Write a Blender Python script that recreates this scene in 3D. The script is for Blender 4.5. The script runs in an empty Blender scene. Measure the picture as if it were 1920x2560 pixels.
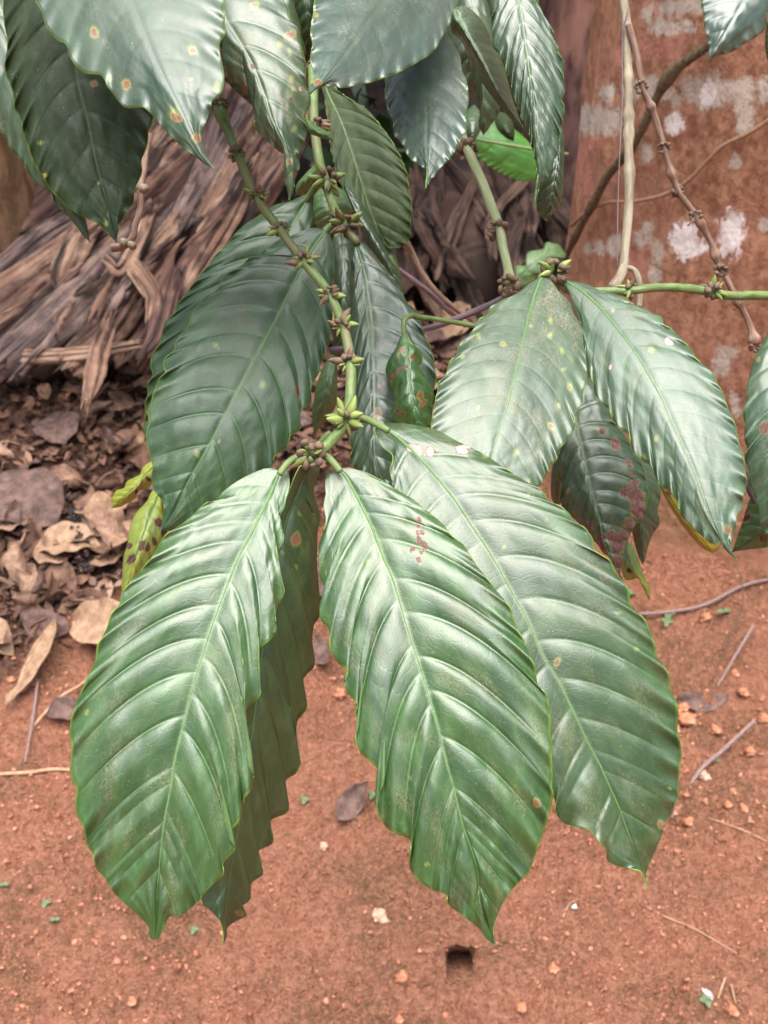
import bpy, math, random
import numpy as np
from mathutils import Vector, Matrix

# ------------------------------------------------------------------ camera, world, sun, exposure
PITCH = math.radians(38.0); VFOV = math.radians(52.0); CAM = np.array([0.0, 0.0, 1.5])
TH = math.tan(VFOV/2)
sc = bpy.context.scene
col = sc.collection
cd = bpy.data.cameras.new('camera'); cam = bpy.data.objects.new('camera', cd); col.objects.link(cam)
cam.location = CAM; cam.rotation_euler = (math.pi/2 - PITCH, 0, 0)
cd.sensor_fit = 'VERTICAL'; cd.sensor_height = 24.0; cd.lens = 12.0/TH
cd.clip_start = 0.01; cd.clip_end = 500
cd.dof.use_dof = True; cd.dof.focus_distance = 0.50; cd.dof.aperture_fstop = 14.5
sc.camera = cam
SUN_EL = math.radians(85); SUN_AZ = math.radians(190)      # azimuth from +Y towards +X
w = bpy.data.worlds.new('World'); sc.world = w; w.use_nodes = True
nt = w.node_tree; nt.nodes.clear()
sky = nt.nodes.new('ShaderNodeTexSky'); sky.sky_type = 'NISHITA'; sky.sun_disc = False
sky.sun_elevation = SUN_EL; sky.sun_rotation = SUN_AZ
sky.air_density = 1.6; sky.dust_density = 9.0; sky.ozone_density = 0.4
bg = nt.nodes.new('ShaderNodeBackground'); bg.inputs['Strength'].default_value = 0.09
wo = nt.nodes.new('ShaderNodeOutputWorld')
nt.links.new(sky.outputs[0], bg.inputs['Color']); nt.links.new(bg.outputs[0], wo.inputs['Surface'])
sd = bpy.data.lights.new('sun', 'SUN'); sd.energy = 3.3; sd.angle = math.radians(68); sd.color = (0.92, 0.97, 1.0)
so = bpy.data.objects.new('sun', sd); col.objects.link(so); so.location = (0, 0, 10)
sv = Vector((math.sin(SUN_AZ)*math.cos(SUN_EL), math.cos(SUN_AZ)*math.cos(SUN_EL), math.sin(SUN_EL)))
so.rotation_euler = sv.to_track_quat('Z', 'Y').to_euler()
sc.view_settings.view_transform = 'Standard'; sc.view_settings.look = 'None'
sc.view_settings.exposure = 1.1; sc.view_settings.gamma = 1.0

rnd = random.Random(7); R = np.random.RandomState(11)

# ------------------------------------------------------------------ geometry helpers
FW = np.array([0, math.cos(PITCH), -math.sin(PITCH)]); UP = np.array([0, math.sin(PITCH), math.cos(PITCH)])
RT = np.array([1.0, 0, 0])
ORG = {}
K = 800/1659.0
FR = dict(a=(0,0,K), b=(600,0,K), c=(1120,0,K), d=(0,600,K), e=(600,600,K), f=(1120,600,K), g=(0,1200,K),
          h=(600,1200,K), i=(1120,1200,K), j=(0,1760,K), k=(600,1760,K), l=(1120,1760,K), s=(0,0,1.0), z=(0,0,1.15732))
def T(*args):
    """mixed list: frame letters switch the measuring frame, pairs are points in it"""
    out = []; fr = FR['s']
    for a in args:
        if isinstance(a, str): fr = FR[a]
        else: out.append((fr[0]+a[0]*fr[2], fr[1]+a[1]*fr[2]))
    return np.array(out, float)
def ray(p):
    p = np.asarray(p, float)
    x = (p[..., 0]-960)/1280*TH; y = (1280-p[..., 1])/1280*TH
    return FW + x[..., None]*RT + y[..., None]*UP
def at(p, d):
    d = np.asarray(d, float)
    return CAM + ray(p)*d[..., None]
def proj(v):
    q = np.asarray(v)-CAM; d = q@FW
    return np.stack([960+(q@RT)/d/TH*1280, 1280-(q@UP)/d/TH*1280], -1)
def on_ground(p, z=0.0):
    r = ray(p); t = (z-CAM[2])/r[..., 2]
    return CAM + r*np.asarray(t)[..., None]
def crom(P, n, closed=False):
    """Catmull-Rom through points, resampled to n by arc length"""
    P = np.asarray(P, float)
    E = np.vstack([2*P[0]-P[1], P, 2*P[-1]-P[-2]])
    out = []
    for i in range(1, len(E)-2):
        p0, p1, p2, p3 = E[i-1], E[i], E[i+1], E[i+2]
        t = np.linspace(0, 1, 12, endpoint=False)[:, None]
        out.append(0.5*((2*p1)+(-p0+p2)*t+(2*p0-5*p1+4*p2-p3)*t*t+(-p0+3*p1-3*p2+p3)*t**3))
    out.append(P[-1:]); Q = np.vstack(out)
    s = np.r_[0, np.cumsum(np.linalg.norm(np.diff(Q, axis=0), axis=1))]; s /= s[-1]
    if np.isscalar(n): n = np.linspace(0, 1, n)
    return np.stack([np.interp(n, s, Q[:, k]) for k in range(Q.shape[1])], -1)
def mk(name, V, F, mats, parent=None, smooth=True, attrs=None, uv=None, origin=None):
    V = np.asarray(V, np.float64)
    if origin is None: origin = ORG.get(parent.name, np.zeros(3)) if parent is not None else np.zeros(3)
    V = V-origin
    me = bpy.data.meshes.new(name); F = np.asarray(F, np.int32)
    k = F.shape[1]
    me.vertices.add(len(V)); me.vertices.foreach_set('co', V.astype(np.float32).ravel())
    me.loops.add(F.size); me.loops.foreach_set('vertex_index', F.ravel())
    me.polygons.add(len(F)); me.polygons.foreach_set('loop_start', np.arange(len(F), dtype=np.int32)*k)
    me.polygons.foreach_set('loop_total', np.full(len(F), k, np.int32))
    if smooth: me.polygons.foreach_set('use_smooth', np.ones(len(F), bool))
    me.update(calc_edges=True)
    for an, av in (attrs or {}).items():
        a = me.attributes.new(an, 'FLOAT', 'POINT'); a.data.foreach_set('value', np.asarray(av, np.float32).ravel())
    if uv is not None:
        l = me.uv_layers.new(name='uv'); l.data.foreach_set('uv', np.asarray(uv, np.float32)[F.ravel()].ravel())
    me.validate()
    for m in (mats if isinstance(mats, (list, tuple)) else [mats]): me.materials.append(m)
    o = bpy.data.objects.new(name, me); col.objects.link(o)
    ORG[o.name] = origin
    if parent is not None: o.parent = parent
    else: o.location = origin
    return o
def thing(name, label, cat, loc=(0, 0, 0), group=None, kind=None):
    o = bpy.data.objects.new(name, None); col.objects.link(o); o.location = loc; o.empty_display_size = 0.05
    ORG[o.name] = np.array(loc, float)
    return tag(o, label, cat, group, kind)
def tag(o, label=None, cat=None, group=None, kind=None):
    if label: o['label'] = label
    if cat: o['category'] = cat
    if group: o['group'] = group
    if kind: o['kind'] = kind
    return o
def gridf(nr, nc, wrap=False, off=0):
    r = np.arange(nr-1)[:, None]; c = np.arange(nc if wrap else nc-1)[None, :]
    a = r*nc+c; b = r*nc+(c+1) % nc
    return (np.stack([a, b, b+nc, a+nc], -1).reshape(-1, 4))+off
def tube_geo(P, rad, sides=10, n=None, caps=True):
    P = np.asarray(P, float); rad = np.asarray(rad, float)
    if n is None: n = max(8, len(P)*6)
    Q = crom(P, n); s0 = np.r_[0, np.cumsum(np.linalg.norm(np.diff(P, axis=0), axis=1))]; s0 /= s0[-1]
    rr = np.interp(np.linspace(0, 1, n), s0, rad)
    tg = np.gradient(Q, axis=0); tg /= np.linalg.norm(tg, axis=1)[:, None]+1e-12
    u = np.cross(tg[0], [0.3, 0.2, 0.9]); u /= np.linalg.norm(u); V = []
    for i in range(n):
        u = u-tg[i]*(u@tg[i]); u /= np.linalg.norm(u); v = np.cross(tg[i], u)
        a = np.linspace(0, 2*math.pi, sides, endpoint=False)
        V.append(Q[i]+rr[i]*(np.cos(a)[:, None]*u+np.sin(a)[:, None]*v))
    V = np.vstack(V); F = gridf(n, sides, True)
    if caps:
        for idx in (0, n-1):
            V = np.vstack([V, Q[idx]]); ci = len(V)-1; b = idx*sides
            k = np.arange(sides); q = np.stack([b+k, b+(k+1) % sides, np.full(sides, ci), np.full(sides, ci)], -1)
            F = np.vstack([F, q])
    s = np.repeat(np.linspace(0, 1, n), sides)
    if caps: s = np.r_[s, 0, 1]
    return V, F, s
def clean_tube(name, P, rad, mat, parent=None, sides=10, n=None, bumps=None, **kw):
    """tapered tube; caps closed by a shrinking last ring"""
    P = np.asarray(P, float)
    if n is None: n = max(10, len(P)*8)
    Q = crom(P, n); s0 = np.r_[0, np.cumsum(np.linalg.norm(np.diff(P, axis=0), axis=1))]; L = s0[-1]; s0 /= L
    rad = np.broadcast_to(np.asarray(rad, float), (len(P),)) if np.ndim(rad) else np.full(len(P), rad)
    t = np.linspace(0, 1, n); rr = np.interp(t, s0, rad)
    for (tb, amp, wd) in (bumps or []): rr = rr*(1+amp*np.exp(-((t-tb)*L/wd)**2))
    tg = np.gradient(Q, axis=0); tg /= np.linalg.norm(tg, axis=1)[:, None]+1e-12
    Q = np.vstack([Q[0]-tg[0]*rr[0]*0.3, Q, Q[-1]+tg[-1]*rr[-1]*0.3]); rr = np.r_[rr[0]*0.02, rr, rr[-1]*0.02]; tg = np.vstack([tg[0], tg, tg[-1]])
    t = np.r_[0, t, 1]
    u = np.cross(tg[0], [0.31, 0.2, 0.9]); u /= np.linalg.norm(u); V = []; UV = []
    a = np.linspace(0, 2*math.pi, sides, endpoint=False)
    for i in range(len(Q)):
        u = u-tg[i]*(u@tg[i]); u /= np.linalg.norm(u); v = np.cross(tg[i], u)
        V.append(Q[i]+rr[i]*(np.cos(a)[:, None]*u+np.sin(a)[:, None]*v))
        UV.append(np.stack([np.full(sides, t[i]*L), a/6.283*0.05], -1))
    return mk(name, np.vstack(V), gridf(len(Q), sides, True)[:, ::-1], mat, parent, uv=np.vstack(UV), **kw)

def vnoise(x, y, seed=0):
    x = np.asarray(x, float); y = np.asarray(y, float)
    xi = np.floor(x).astype(np.int64); yi = np.floor(y).astype(np.int64); fx = x-xi; fy = y-yi
    def h(a, b):
        n = (a*374761393+b*668265263+seed*1442695041) & 0x7fffffff
        n = ((n ^ (n >> 13))*1274126177) & 0x7fffffff
        return ((n ^ (n >> 16)) & 0xffff)/65535.0
    fx = fx*fx*(3-2*fx); fy = fy*fy*(3-2*fy)
    return (h(xi, yi)*(1-fx)+h(xi+1, yi)*fx)*(1-fy)+(h(xi, yi+1)*(1-fx)+h(xi+1, yi+1)*fx)*fy-0.5
def fbm(x, y, o=4, seed=0, g=0.5):
    s = 0; a = 1
    for k in range(o): s = s+a*vnoise(x*2**k, y*2**k, seed+k*17); a *= g
    return s

# ------------------------------------------------------------------ material helpers
class NT:
    def __init__(s, name):
        s.m = bpy.data.materials.new(name); s.m.use_nodes = True; s.t = s.m.node_tree; s.t.nodes.clear()
        s.out = s.n('ShaderNodeOutputMaterial')
    def n(s, typ, **kw):
        o = s.t.nodes.new(typ)
        for k, v in kw.items(): setattr(o, k, v)
        return o
    def L(s, a, b): s.t.links.new(a, b)
    def put(s, inp, v):
        if isinstance(v, bpy.types.NodeSocket): s.L(v, inp)
        elif isinstance(v, (tuple, list)) and len(v) == 3 and inp.type == 'RGBA': inp.default_value = (*v, 1)
        else: inp.default_value = v
    def attr(s, nm): return s.n('ShaderNodeAttribute', attribute_name=nm).outputs['Fac']
    def math(s, op, a, b=None, c=None, clamp=False):
        o = s.n('ShaderNodeMath', operation=op); o.use_clamp = clamp; s.put(o.inputs[0], a)
        if b is not None: s.put(o.inputs[1], b)
        if c is not None: s.put(o.inputs[2], c)
        return o.outputs[0]
    def mix(s, f, a, b, mode='MIX'):
        o = s.n('ShaderNodeMix', data_type='RGBA', blend_type=mode)
        s.put(o.inputs[0], f); s.put(o.inputs[6], a); s.put(o.inputs[7], b); return o.outputs[2]
    def ss(s, x, lo, hi, a=0.0, b=1.0):
        o = s.n('ShaderNodeMapRange', interpolation_type='SMOOTHSTEP')
        s.put(o.inputs[0], x); o.inputs[1].default_value = lo; o.inputs[2].default_value = hi
        o.inputs[3].default_value = a; o.inputs[4].default_value = b; return o.outputs[0]
    def noise(s, vec, scale, det=3, rough=0.55, dist=0.0):
        o = s.n('ShaderNodeTexNoise'); s.put(o.inputs['Scale'], scale); o.inputs['Detail'].default_value = det
        o.inputs['Roughness'].default_value = rough; o.inputs['Distortion'].default_value = dist
        if vec is not None: s.L(vec, o.inputs['Vector'])
        return o.outputs['Fac']
    def vor(s, vec, scale, feat='F1', out='Distance', rnd=1.0):
        o = s.n('ShaderNodeTexVoronoi', feature=feat); o.inputs['Scale'].default_value = scale; o.inputs['Randomness'].default_value = rnd
        if vec is not None: s.L(vec, o.inputs['Vector'])
        return o.outputs[out]
    def mapping(s, vec, scale=(1, 1, 1), rot=(0, 0, 0), loc=(0, 0, 0)):
        o = s.n('ShaderNodeMapping'); s.L(vec, o.inputs[0]); o.inputs['Scale'].default_value = scale
        o.inputs['Rotation'].default_value = rot; o.inputs['Location'].default_value = loc; return o.outputs[0]
    def bump(s, h, st, dist=0.002, nrm=None):
        o = s.n('ShaderNodeBump'); o.inputs['Strength'].default_value = st; o.inputs['Distance'].default_value = dist
        s.L(h, o.inputs['Height'])
        if nrm is not None: s.L(nrm, o.inputs['Normal'])
        return o.outputs[0]
    def pr(s, colr, rough, nrm=None, spec=0.5, transl=0.0, tcol=None, coat=0.0):
        p = s.n('ShaderNodeBsdfPrincipled'); s.put(p.inputs['Base Color'], colr); s.put(p.inputs['Roughness'], rough)
        s.put(p.inputs['Specular IOR Level'], spec)
        if coat: p.inputs['Coat Weight'].default_value = coat; p.inputs['Coat Roughness'].default_value = 0.36; p.inputs['Coat IOR'].default_value = 1.5
        if nrm is not None: s.L(nrm, p.inputs['Normal'])
        sh = p.outputs[0]
        if transl:
            tr = s.n('ShaderNodeBsdfTranslucent'); s.put(tr.inputs[0], tcol if tcol is not None else colr)
            mx = s.n('ShaderNodeMixShader'); mx.inputs[0].default_value = transl; s.L(sh, mx.inputs[1]); s.L(tr.outputs[0], mx.inputs[2]); sh = mx.outputs[0]
        s.L(sh, s.out.inputs['Surface']); return s.m
    def oc(s): return s.n('ShaderNodeTexCoord').outputs['Object']
    def uv(s): return s.n('ShaderNodeTexCoord').outputs['UV']

def leafmat(name, c1, c2, rough=0.36, vein=(0.14, 0.22, 0.08), veinamt=0.30, dust=0.28, spec=1.0, yell=0.0, bumpk=1.0, seed=0, transl=0.10, coat=0.0):
    s = NT(name); uv = s.mapping(s.uv(), loc=(seed*1.37, seed*0.71, seed*0.3))
    big = s.noise(uv, 28, 3); c = s.mix(s.ss(big, 0.35, 0.68), c1, c2)
    patch = s.noise(uv, 75, 4, 0.6)
    c = s.mix(s.math('MULTIPLY', s.ss(patch, 0.46, 0.70), 0.45), c, tuple(min(1, v*1.7) for v in c2))
    if yell: c = s.mix(s.math('MULTIPLY', s.ss(s.noise(uv, 20, 3), 0.3, 0.6), yell), c, (0.42, 0.46, 0.05))
    ph = s.math('ADD', s.attr('ph'), 0.5); uu = s.attr('uu')
    fr = s.math('FRACT', ph); dv = s.math('SUBTRACT', 0.5, s.math('ABSOLUTE', s.math('SUBTRACT', fr, 0.5)))
    wob = s.math('MULTIPLY', s.math('SUBTRACT', s.noise(uv, 240, 2), 0.5), 0.02)
    vl = s.ss(s.math('ADD', dv, wob), 0.006, 0.030, 1.0, 0.0)
    vl = s.math('MULTIPLY', vl, s.ss(uu, 0.62, 0.97, 1.0, 0.0))
    mid = s.ss(uu, 0.006, 0.020, 1.0, 0.0)
    c = s.mix(s.math('MULTIPLY', vl, veinamt), c, vein)
    c = s.mix(s.math('MULTIPLY', mid, 0.6), c, tuple(v*1.1 for v in vein))
    # fine net of small veins
    du = s.mapping(uv, scale=(1.0, 0.55, 1)); wv = s.n('ShaderNodeVectorMath', operation='ADD'); s.L(du, wv.inputs[0])
    nn = s.n('ShaderNodeTexNoise'); nn.inputs['Scale'].default_value = 90; s.L(uv, nn.inputs['Vector'])
    sc_ = s.n('ShaderNodeVectorMath', operation='SCALE'); s.L(nn.outputs['Color'], sc_.inputs[0]); sc_.inputs['Scale'].default_value = 0.006
    s.L(sc_.outputs[0], wv.inputs[1])
    net = s.vor(wv.outputs[0], 190, 'DISTANCE_TO_EDGE'); netm = s.ss(net, 0.0, 0.07)
    net2 = s.vor(wv.outputs[0], 520, 'DISTANCE_TO_EDGE'); net2m = s.ss(net2, 0.0, 0.12)
    c = s.mix(s.math('MULTIPLY', s.math('SUBTRACT', 1.0, netm), 0.10), c, vein)
    # dust and tiny flecks
    d1 = s.math('MULTIPLY', s.ss(s.noise(uv, 55, 5, 0.65), 0.45, 0.72), s.ss(s.noise(uv, 900, 3, 0.7), 0.40, 0.70))
    c = s.mix(s.math('MULTIPLY', d1, dust), c, (0.34, 0.25, 0.15))
    fl = s.math('MULTIPLY', s.ss(s.vor(uv, 330), 0.05, 0.085, 1.0, 0.0), s.ss(s.noise(uv, 60, 2), 0.52, 0.6))
    c = s.mix(s.math('MULTIPLY', fl, 0.75), c, (0.55, 0.5, 0.36))
    # margin line
    c = s.mix(s.ss(uu, 0.978, 0.998, 0.0, 0.7), c, (0.17, 0.29, 0.04))
    # marks on the blade
    nz = s.math('MULTIPLY', s.math('SUBTRACT', s.noise(uv, 330, 4, 0.65), 0.5), 1.3)
    sy = s.math('ADD', s.attr('sy'), nz); c = s.mix(s.math('MULTIPLY', s.ss(sy, 0.2, 1.1, 1.0, 0.0), 0.38), c, (0.42, 0.46, 0.08))
    sp = s.math('ADD', s.attr('sp'), s.math('MULTIPLY', nz, 1.5))
    c = s.mix(s.math('MULTIPLY', s.ss(sp, 0.9, 1.6, 1.0, 0.0), 0.55), c, (0.34, 0.30, 0.06))
    c = s.mix(s.ss(sp, 0.80, 1.02, 1.0, 0.0), c, (0.22, 0.07, 0.04))
    c = s.mix(s.math('MULTIPLY', s.ss(sp, 0.4, 0.75, 1.0, 0.0), 0.8), c, (0.20, 0.09, 0.06))
    br = s.math('ADD', s.attr('br'), s.math('MULTIPLY', nz, 1.2))
    c = s.mix(s.math('MULTIPLY', s.ss(br, 1.0, 1.25, 1.0, 0.0), 0.7), c, (0.20, 0.16, 0.03))
    c = s.mix(s.ss(br, 0.9, 1.02, 1.0, 0.0), c, s.mix(s.ss(s.noise(uv, 500, 3), .4, .6), (0.07, 0.022, 0.018), (0.16, 0.055, 0.042)))
    wh = s.math('ADD', s.attr('wh'), s.math('MULTIPLY', nz, 0.8))
    c = s.mix(s.ss(wh, 0.95, 1.1, 1.0, 0.0), c, (0.16, 0.06, 0.045)); c = s.mix(s.ss(wh, 0.80, 0.94, 1.0, 0.0), c, (0.36, 0.30, 0.27))
    ro = s.math('ADD', rough, s.math('MULTIPLY', s.math('ADD', d1, s.math('MULTIPLY', s.math('SUBTRACT', patch, 0.5), 0.9)), 0.3))
    ro = s.math('ADD', ro, s.math('ADD', s.math('ADD', s.ss(br, 0.9, 1.02, 0.35, 0.0), s.ss(wh, 0.9, 1.05, 0.4, 0.0)), s.math('MULTIPLY', s.math('SUBTRACT', s.noise(uv, 700, 3, .7), .5), .22)))
    h = s.math('ADD', s.math('ADD', s.math('MULTIPLY', netm, 0.55), s.math('MULTIPLY', net2m, 0.22)), s.math('MULTIPLY', patch, 0.8))
    nb = s.bump(h, 0.14*bumpk, 0.0005)
    return s.pr(c, ro, nb, spec, transl, s.mix(1.0, c, (0.9, 1.0, 0.35), 'MULTIPLY'), coat)
def undermat(name, c1):
    s = NT(name); uv = s.uv(); c = s.mix(s.ss(s.noise(uv, 40, 3), 0.35, 0.65), c1, tuple(v*1.3 for v in c1))
    dv = s.math('ABSOLUTE', s.math('SUBTRACT', s.math('FRACT', s.attr('ph')), 0.5))
    c = s.mix(s.math('MULTIPLY', s.ss(dv, 0.44, 0.49), 0.6), c, (0.25, 0.34, 0.12))
    br = s.attr('sp'); c = s.mix(s.ss(br, 0.7, 1.0, 1.0, 0.0), c, (0.25, 0.10, 0.04))
    return s.pr(c, 0.55, s.bump(s.noise(uv, 300, 3), 0.2, 0.0006), 0.35, 0.12)
def simple(name, c1, c2, rough=0.6, scale=60, stretch=(1, 1, 1), bump=0.4, bd=0.002, spec=0.4, c3=None, use='uv', transl=0):
    s = NT(name); v = s.mapping(s.uv() if use == 'uv' else s.oc(), scale=stretch)
    f = s.noise(v, scale, 5, 0.62); c = s.mix(s.ss(f, 0.36, 0.64), c1, c2)
    if c3: c = s.mix(s.ss(s.noise(v, scale*0.31, 4, 0.6), 0.52, 0.66), c, c3)
    return s.pr(c, rough, s.bump(s.noise(v, scale*1.7, 5, 0.65), bump, bd), spec, transl)

# ------------------------------------------------------------------ the setting: ground
def ground_h(x, y):
    r = np.hypot(x, y-1.6); far = np.clip((r-3)/4, 0, 1)
    h = 0.030*fbm(x*1.7, y*1.7, 3, 3)+0.020*fbm(x*6, y*6, 3, 9)
    c = fbm(x*22, y*22, 4, 21, 0.6); h += 0.024*c
    h += 0.010*np.abs(fbm(x*38+5, y*38, 3, 31, 0.6))*(0.5+1.4*np.clip(fbm(x*2.3, y*2.3, 2, 77)+0.4, 0, 1))
    h += 0.007*fbm(x*75, y*75, 2, 41, 0.6)
    h += .075*np.exp(-np.clip(np.hypot(x-.7666, y-2.0834)-.385, 0, 9)/.11)*(1+.5*fbm(x*9, y*9, 2, 6))
    return h*(1-far)+far*0.12*fbm(x*0.5, y*0.5, 2, 5)
def axis(a, b, step, outs):
    m = np.arange(a, b+1e-6, step); e = np.geomspace(step*2, outs, 26)
    return np.r_[(a-e)[::-1], m, b+e]
HOLE = on_ground(T('z', (996, 2078))[0])
def make_ground():
    xs = axis(-1.3, 1.5, 0.0058, 45); ys = axis(0.45, 3.4, 0.0062, 45)
    X, Y = np.meshgrid(xs, ys); Z = ground_h(X, Y)
    cut = (np.abs(X-HOLE[0]) < .0185) & (np.abs(Y-HOLE[1]) < .0215)
    V = np.stack([X, Y, Z], -1).reshape(-1, 3)
    s = NT('red_soil'); o = s.oc()
    n1 = s.noise(o, 9, 5, 0.6); n2 = s.noise(o, 70, 6, 0.7); n3 = s.noise(o, 260, 4, 0.7)
    c = s.mix(s.ss(n2, 0.34, 0.66), (0.28, 0.108, 0.066), (0.53, 0.240, 0.152))
    c = s.mix(s.ss(n1, 0.40, 0.70), s.mix(0.5, c, (0.44, 0.18, 0.11)), c) if False else s.mix(s.math('MULTIPLY', s.ss(n1, 0.40, 0.70), 0.45), c, (0.42, 0.165, 0.10))
    gr4 = s.noise(o, 420, 3, 0.75); c = s.mix(s.math('MULTIPLY', s.ss(gr4, 0.44, 0.34), 0.5), c, (0.13, 0.05, 0.03))
    c = s.mix(s.math('MULTIPLY', s.ss(n1, 0.46, 0.34), 0.35), c, (0.26, 0.12, 0.075))
    c = s.mix(s.math('MULTIPLY', s.ss(n3, 0.5, 0.66), 0.7), c, (0.66, 0.33, 0.21))
    c = s.mix(s.math('MULTIPLY', s.ss(n3, 0.46, 0.30), 0.6), c, (0.15, 0.06, 0.036))
    moss = s.math('MULTIPLY', s.ss(s.noise(s.mapping(o, loc=(3.1, 1.2, 0)), 5, 5, 0.65), 0.44, 0.60), s.ss(s.noise(o, 120, 4, 0.7), 0.38, 0.62))
    c = s.mix(s.math('MULTIPLY', moss, 0.7), c, (0.13, 0.085, 0.042))
    # dark humus under the litter, up and left; shade painted in farther back
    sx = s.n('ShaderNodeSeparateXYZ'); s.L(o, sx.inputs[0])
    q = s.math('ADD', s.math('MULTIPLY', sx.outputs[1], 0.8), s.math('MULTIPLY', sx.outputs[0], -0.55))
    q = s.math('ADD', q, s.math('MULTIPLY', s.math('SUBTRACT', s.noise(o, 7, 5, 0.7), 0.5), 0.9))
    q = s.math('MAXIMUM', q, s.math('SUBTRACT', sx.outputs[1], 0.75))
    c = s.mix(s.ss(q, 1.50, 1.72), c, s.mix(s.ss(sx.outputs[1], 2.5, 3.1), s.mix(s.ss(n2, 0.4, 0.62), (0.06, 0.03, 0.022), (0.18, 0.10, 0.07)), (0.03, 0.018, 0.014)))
    cr = s.vor(o, 130, 'F1'); h = s.math('ADD', s.math('ADD', s.math('MULTIPLY', n2, 1.0), s.math('MULTIPLY', gr4, 0.3)), s.math('ADD', s.math('MULTIPLY', n3, 0.55), s.math('MULTIPLY', s.ss(cr, 0.0, 0.5, 1.0, 0.0), 0.45)))
    m = s.pr(c, 0.92, s.bump(h, 1.0, 0.016), 0.12)
    F = gridf(len(ys), len(xs)); F = F[~cut.ravel()[F].any(1)]
    g = mk('ground', V, F, m); tag(g, kind='structure')
    nr, na = 16, 28; W = []                                   # the burrow: a short tunnel sloping down and back
    for i in range(nr):
        t = i/(nr-1); a = np.linspace(0, 2*math.pi, na, endpoint=False); k = 1/np.maximum(np.abs(np.cos(a)), np.abs(np.sin(a)))**.8
        rx, ry = (.026, .030) if i == 0 else (.0195*(1+.15*t), .0225*(1-.2*t))
        x = HOLE[0]+rx*k*np.cos(a); y = HOLE[1]+ry*k*np.sin(a); z = gz(x, y)-(.002 if i == 0 else .006)
        if i: y = y+t*.10; z = z*0+float(gz(HOLE[0], HOLE[1]))-.008-t*.09+.003*fbm(a*3, np.full(na, t*9), 2, 4)
        W.append(np.stack([x, y, z], -1))
    W.append(np.tile(W[-1].mean(0), (na, 1))); tag(mk('burrow', np.vstack(W), gridf(nr+1, na, True), m), kind='structure')
    return m
def gz(x, y): return ground_h(np.asarray(x, float), np.asarray(y, float))
SOIL = make_ground()
def gpt(p, dz=0.0):
    q = on_ground(np.asarray(p, float)); 
    for _ in range(3): q = on_ground(np.asarray(p, float), gz(q[..., 0], q[..., 1]))
    q = q.copy(); q[..., 2] += dz; return q

def icosa():
    t = (1+5**.5)/2
    v = np.array([(-1,t,0),(1,t,0),(-1,-t,0),(1,-t,0),(0,-1,t),(0,1,t),(0,-1,-t),(0,1,-t),(t,0,-1),(t,0,1),(-t,0,-1),(-t,0,1)], float)
    v /= np.linalg.norm(v[0])
    f = np.array([(0,11,5),(0,5,1),(0,1,7),(0,7,10),(0,10,11),(1,5,9),(5,11,4),(11,10,2),(10,7,6),(7,1,8),(3,9,4),(3,4,2),(3,2,6),(3,6,8),(3,8,9),(4,9,5),(2,4,11),(6,2,10),(8,6,7),(9,8,1)])
    return v, f
def make_crumbs():
    v0, f0 = icosa(); V = []; F = []; n = 0
    for i in range(17000):
        k = i % 3
        if k == 0: x, y = R.uniform(-1.1, 1.2), R.uniform(.6, 2.3)
        else:
            cx, cy = R.uniform(-.9, 1.2), R.uniform(.65, 2.0)
            if vnoise(cx*4, cy*4, 5) < -0.05: continue
            x, y = cx, cy
        if y*0.8-x*0.55 > 1.75 and i % 4: continue
        if abs(x-HOLE[0]) < .02 and abs(y-HOLE[1]) < .02: continue
        r = 0.0014*math.exp(R.exponential(0.5)); r = min(r, 0.0055)
        M = R.normal(size=(3, 3)); q, _ = np.linalg.qr(M)
        v = (v0*(1+R.uniform(-.4, .4, (12, 1)))*np.array([1, R.uniform(.5, 1), R.uniform(.4, .8)]))@q*r
        V.append(v+np.array([x, y, float(gz(x, y))+r*0.35])); F.append(f0+n); n += 12
    s = NT('soil_crumb'); o = s.oc(); c = s.mix(s.ss(s.noise(o, 45, 3), 0.35, 0.65), (0.27, 0.104, 0.064), (0.49, 0.22, 0.14))
    m = s.pr(c, 0.95, s.bump(s.noise(o, 700, 3), 0.5, 0.001), 0.1)
    tag(mk('soil_crumbs', np.vstack(V), np.vstack(F), m, smooth=False), 'loose crumbs and small clods of red earth scattered over bare soil', 'soil crumbs', kind='stuff')
make_crumbs()

# ------------------------------------------------------------------ trunks
def blobs(P, lst):
    """distance to the nearest of several ellipses measured in the photo, in radii"""
    out = np.full(P.shape[:-1], 3.0)
    for fr, x, y, rx, ry in lst:
        c = FR[fr]; X = c[0]+x*c[2]; Y = c[1]+y*c[2]
        out = np.minimum(out, np.hypot((P[..., 0]-X)/(rx*c[2]), (P[..., 1]-Y)/(ry*c[2])))
    return out
LICH = [('c',690,610,60,62),('c',770,620,62,66),('c',850,622,52,60),('c',1080,450,62,48),('c',1160,500,45,50),('c',1240,460,35,60),('c',1345,465,55,88),
 ('c',1410,490,40,60),('c',1520,470,85,72),('c',1540,600,48,78),('c',1640,460,34,72),('c',1140,40,70,34),('c',1120,145,60,36),('c',1230,140,36,30),
 ('c',1270,30,50,34),('c',1035,70,30,30),('c',1000,1240,36,38),('c',860,1275,36,42),('c',780,1285,44,32),('c',735,1290,26,24),('c',1090,1310,30,60),('c',1040,1220,26,50),
 ('c',1075,1430,30,42),('c',1490,840,22,36),('c',820,480,40,40),('c',960,470,50,40),('c',1640,1170,24,30),('f',1430,650,42,54),('f',1455,590,48,40),('f',1490,830,30,34),
 ('f',1500,890,30,26),('f',1330,735,26,20),('c',1030,800,30,50)]
BRI = [('c',1470,1165,58,60),('c',1460,1260,46,74),('c',1215,1245,62,76),('c',1300,1295,40,38),('c',1170,640,50,46),('c',1345,470,34,58)]
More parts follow.
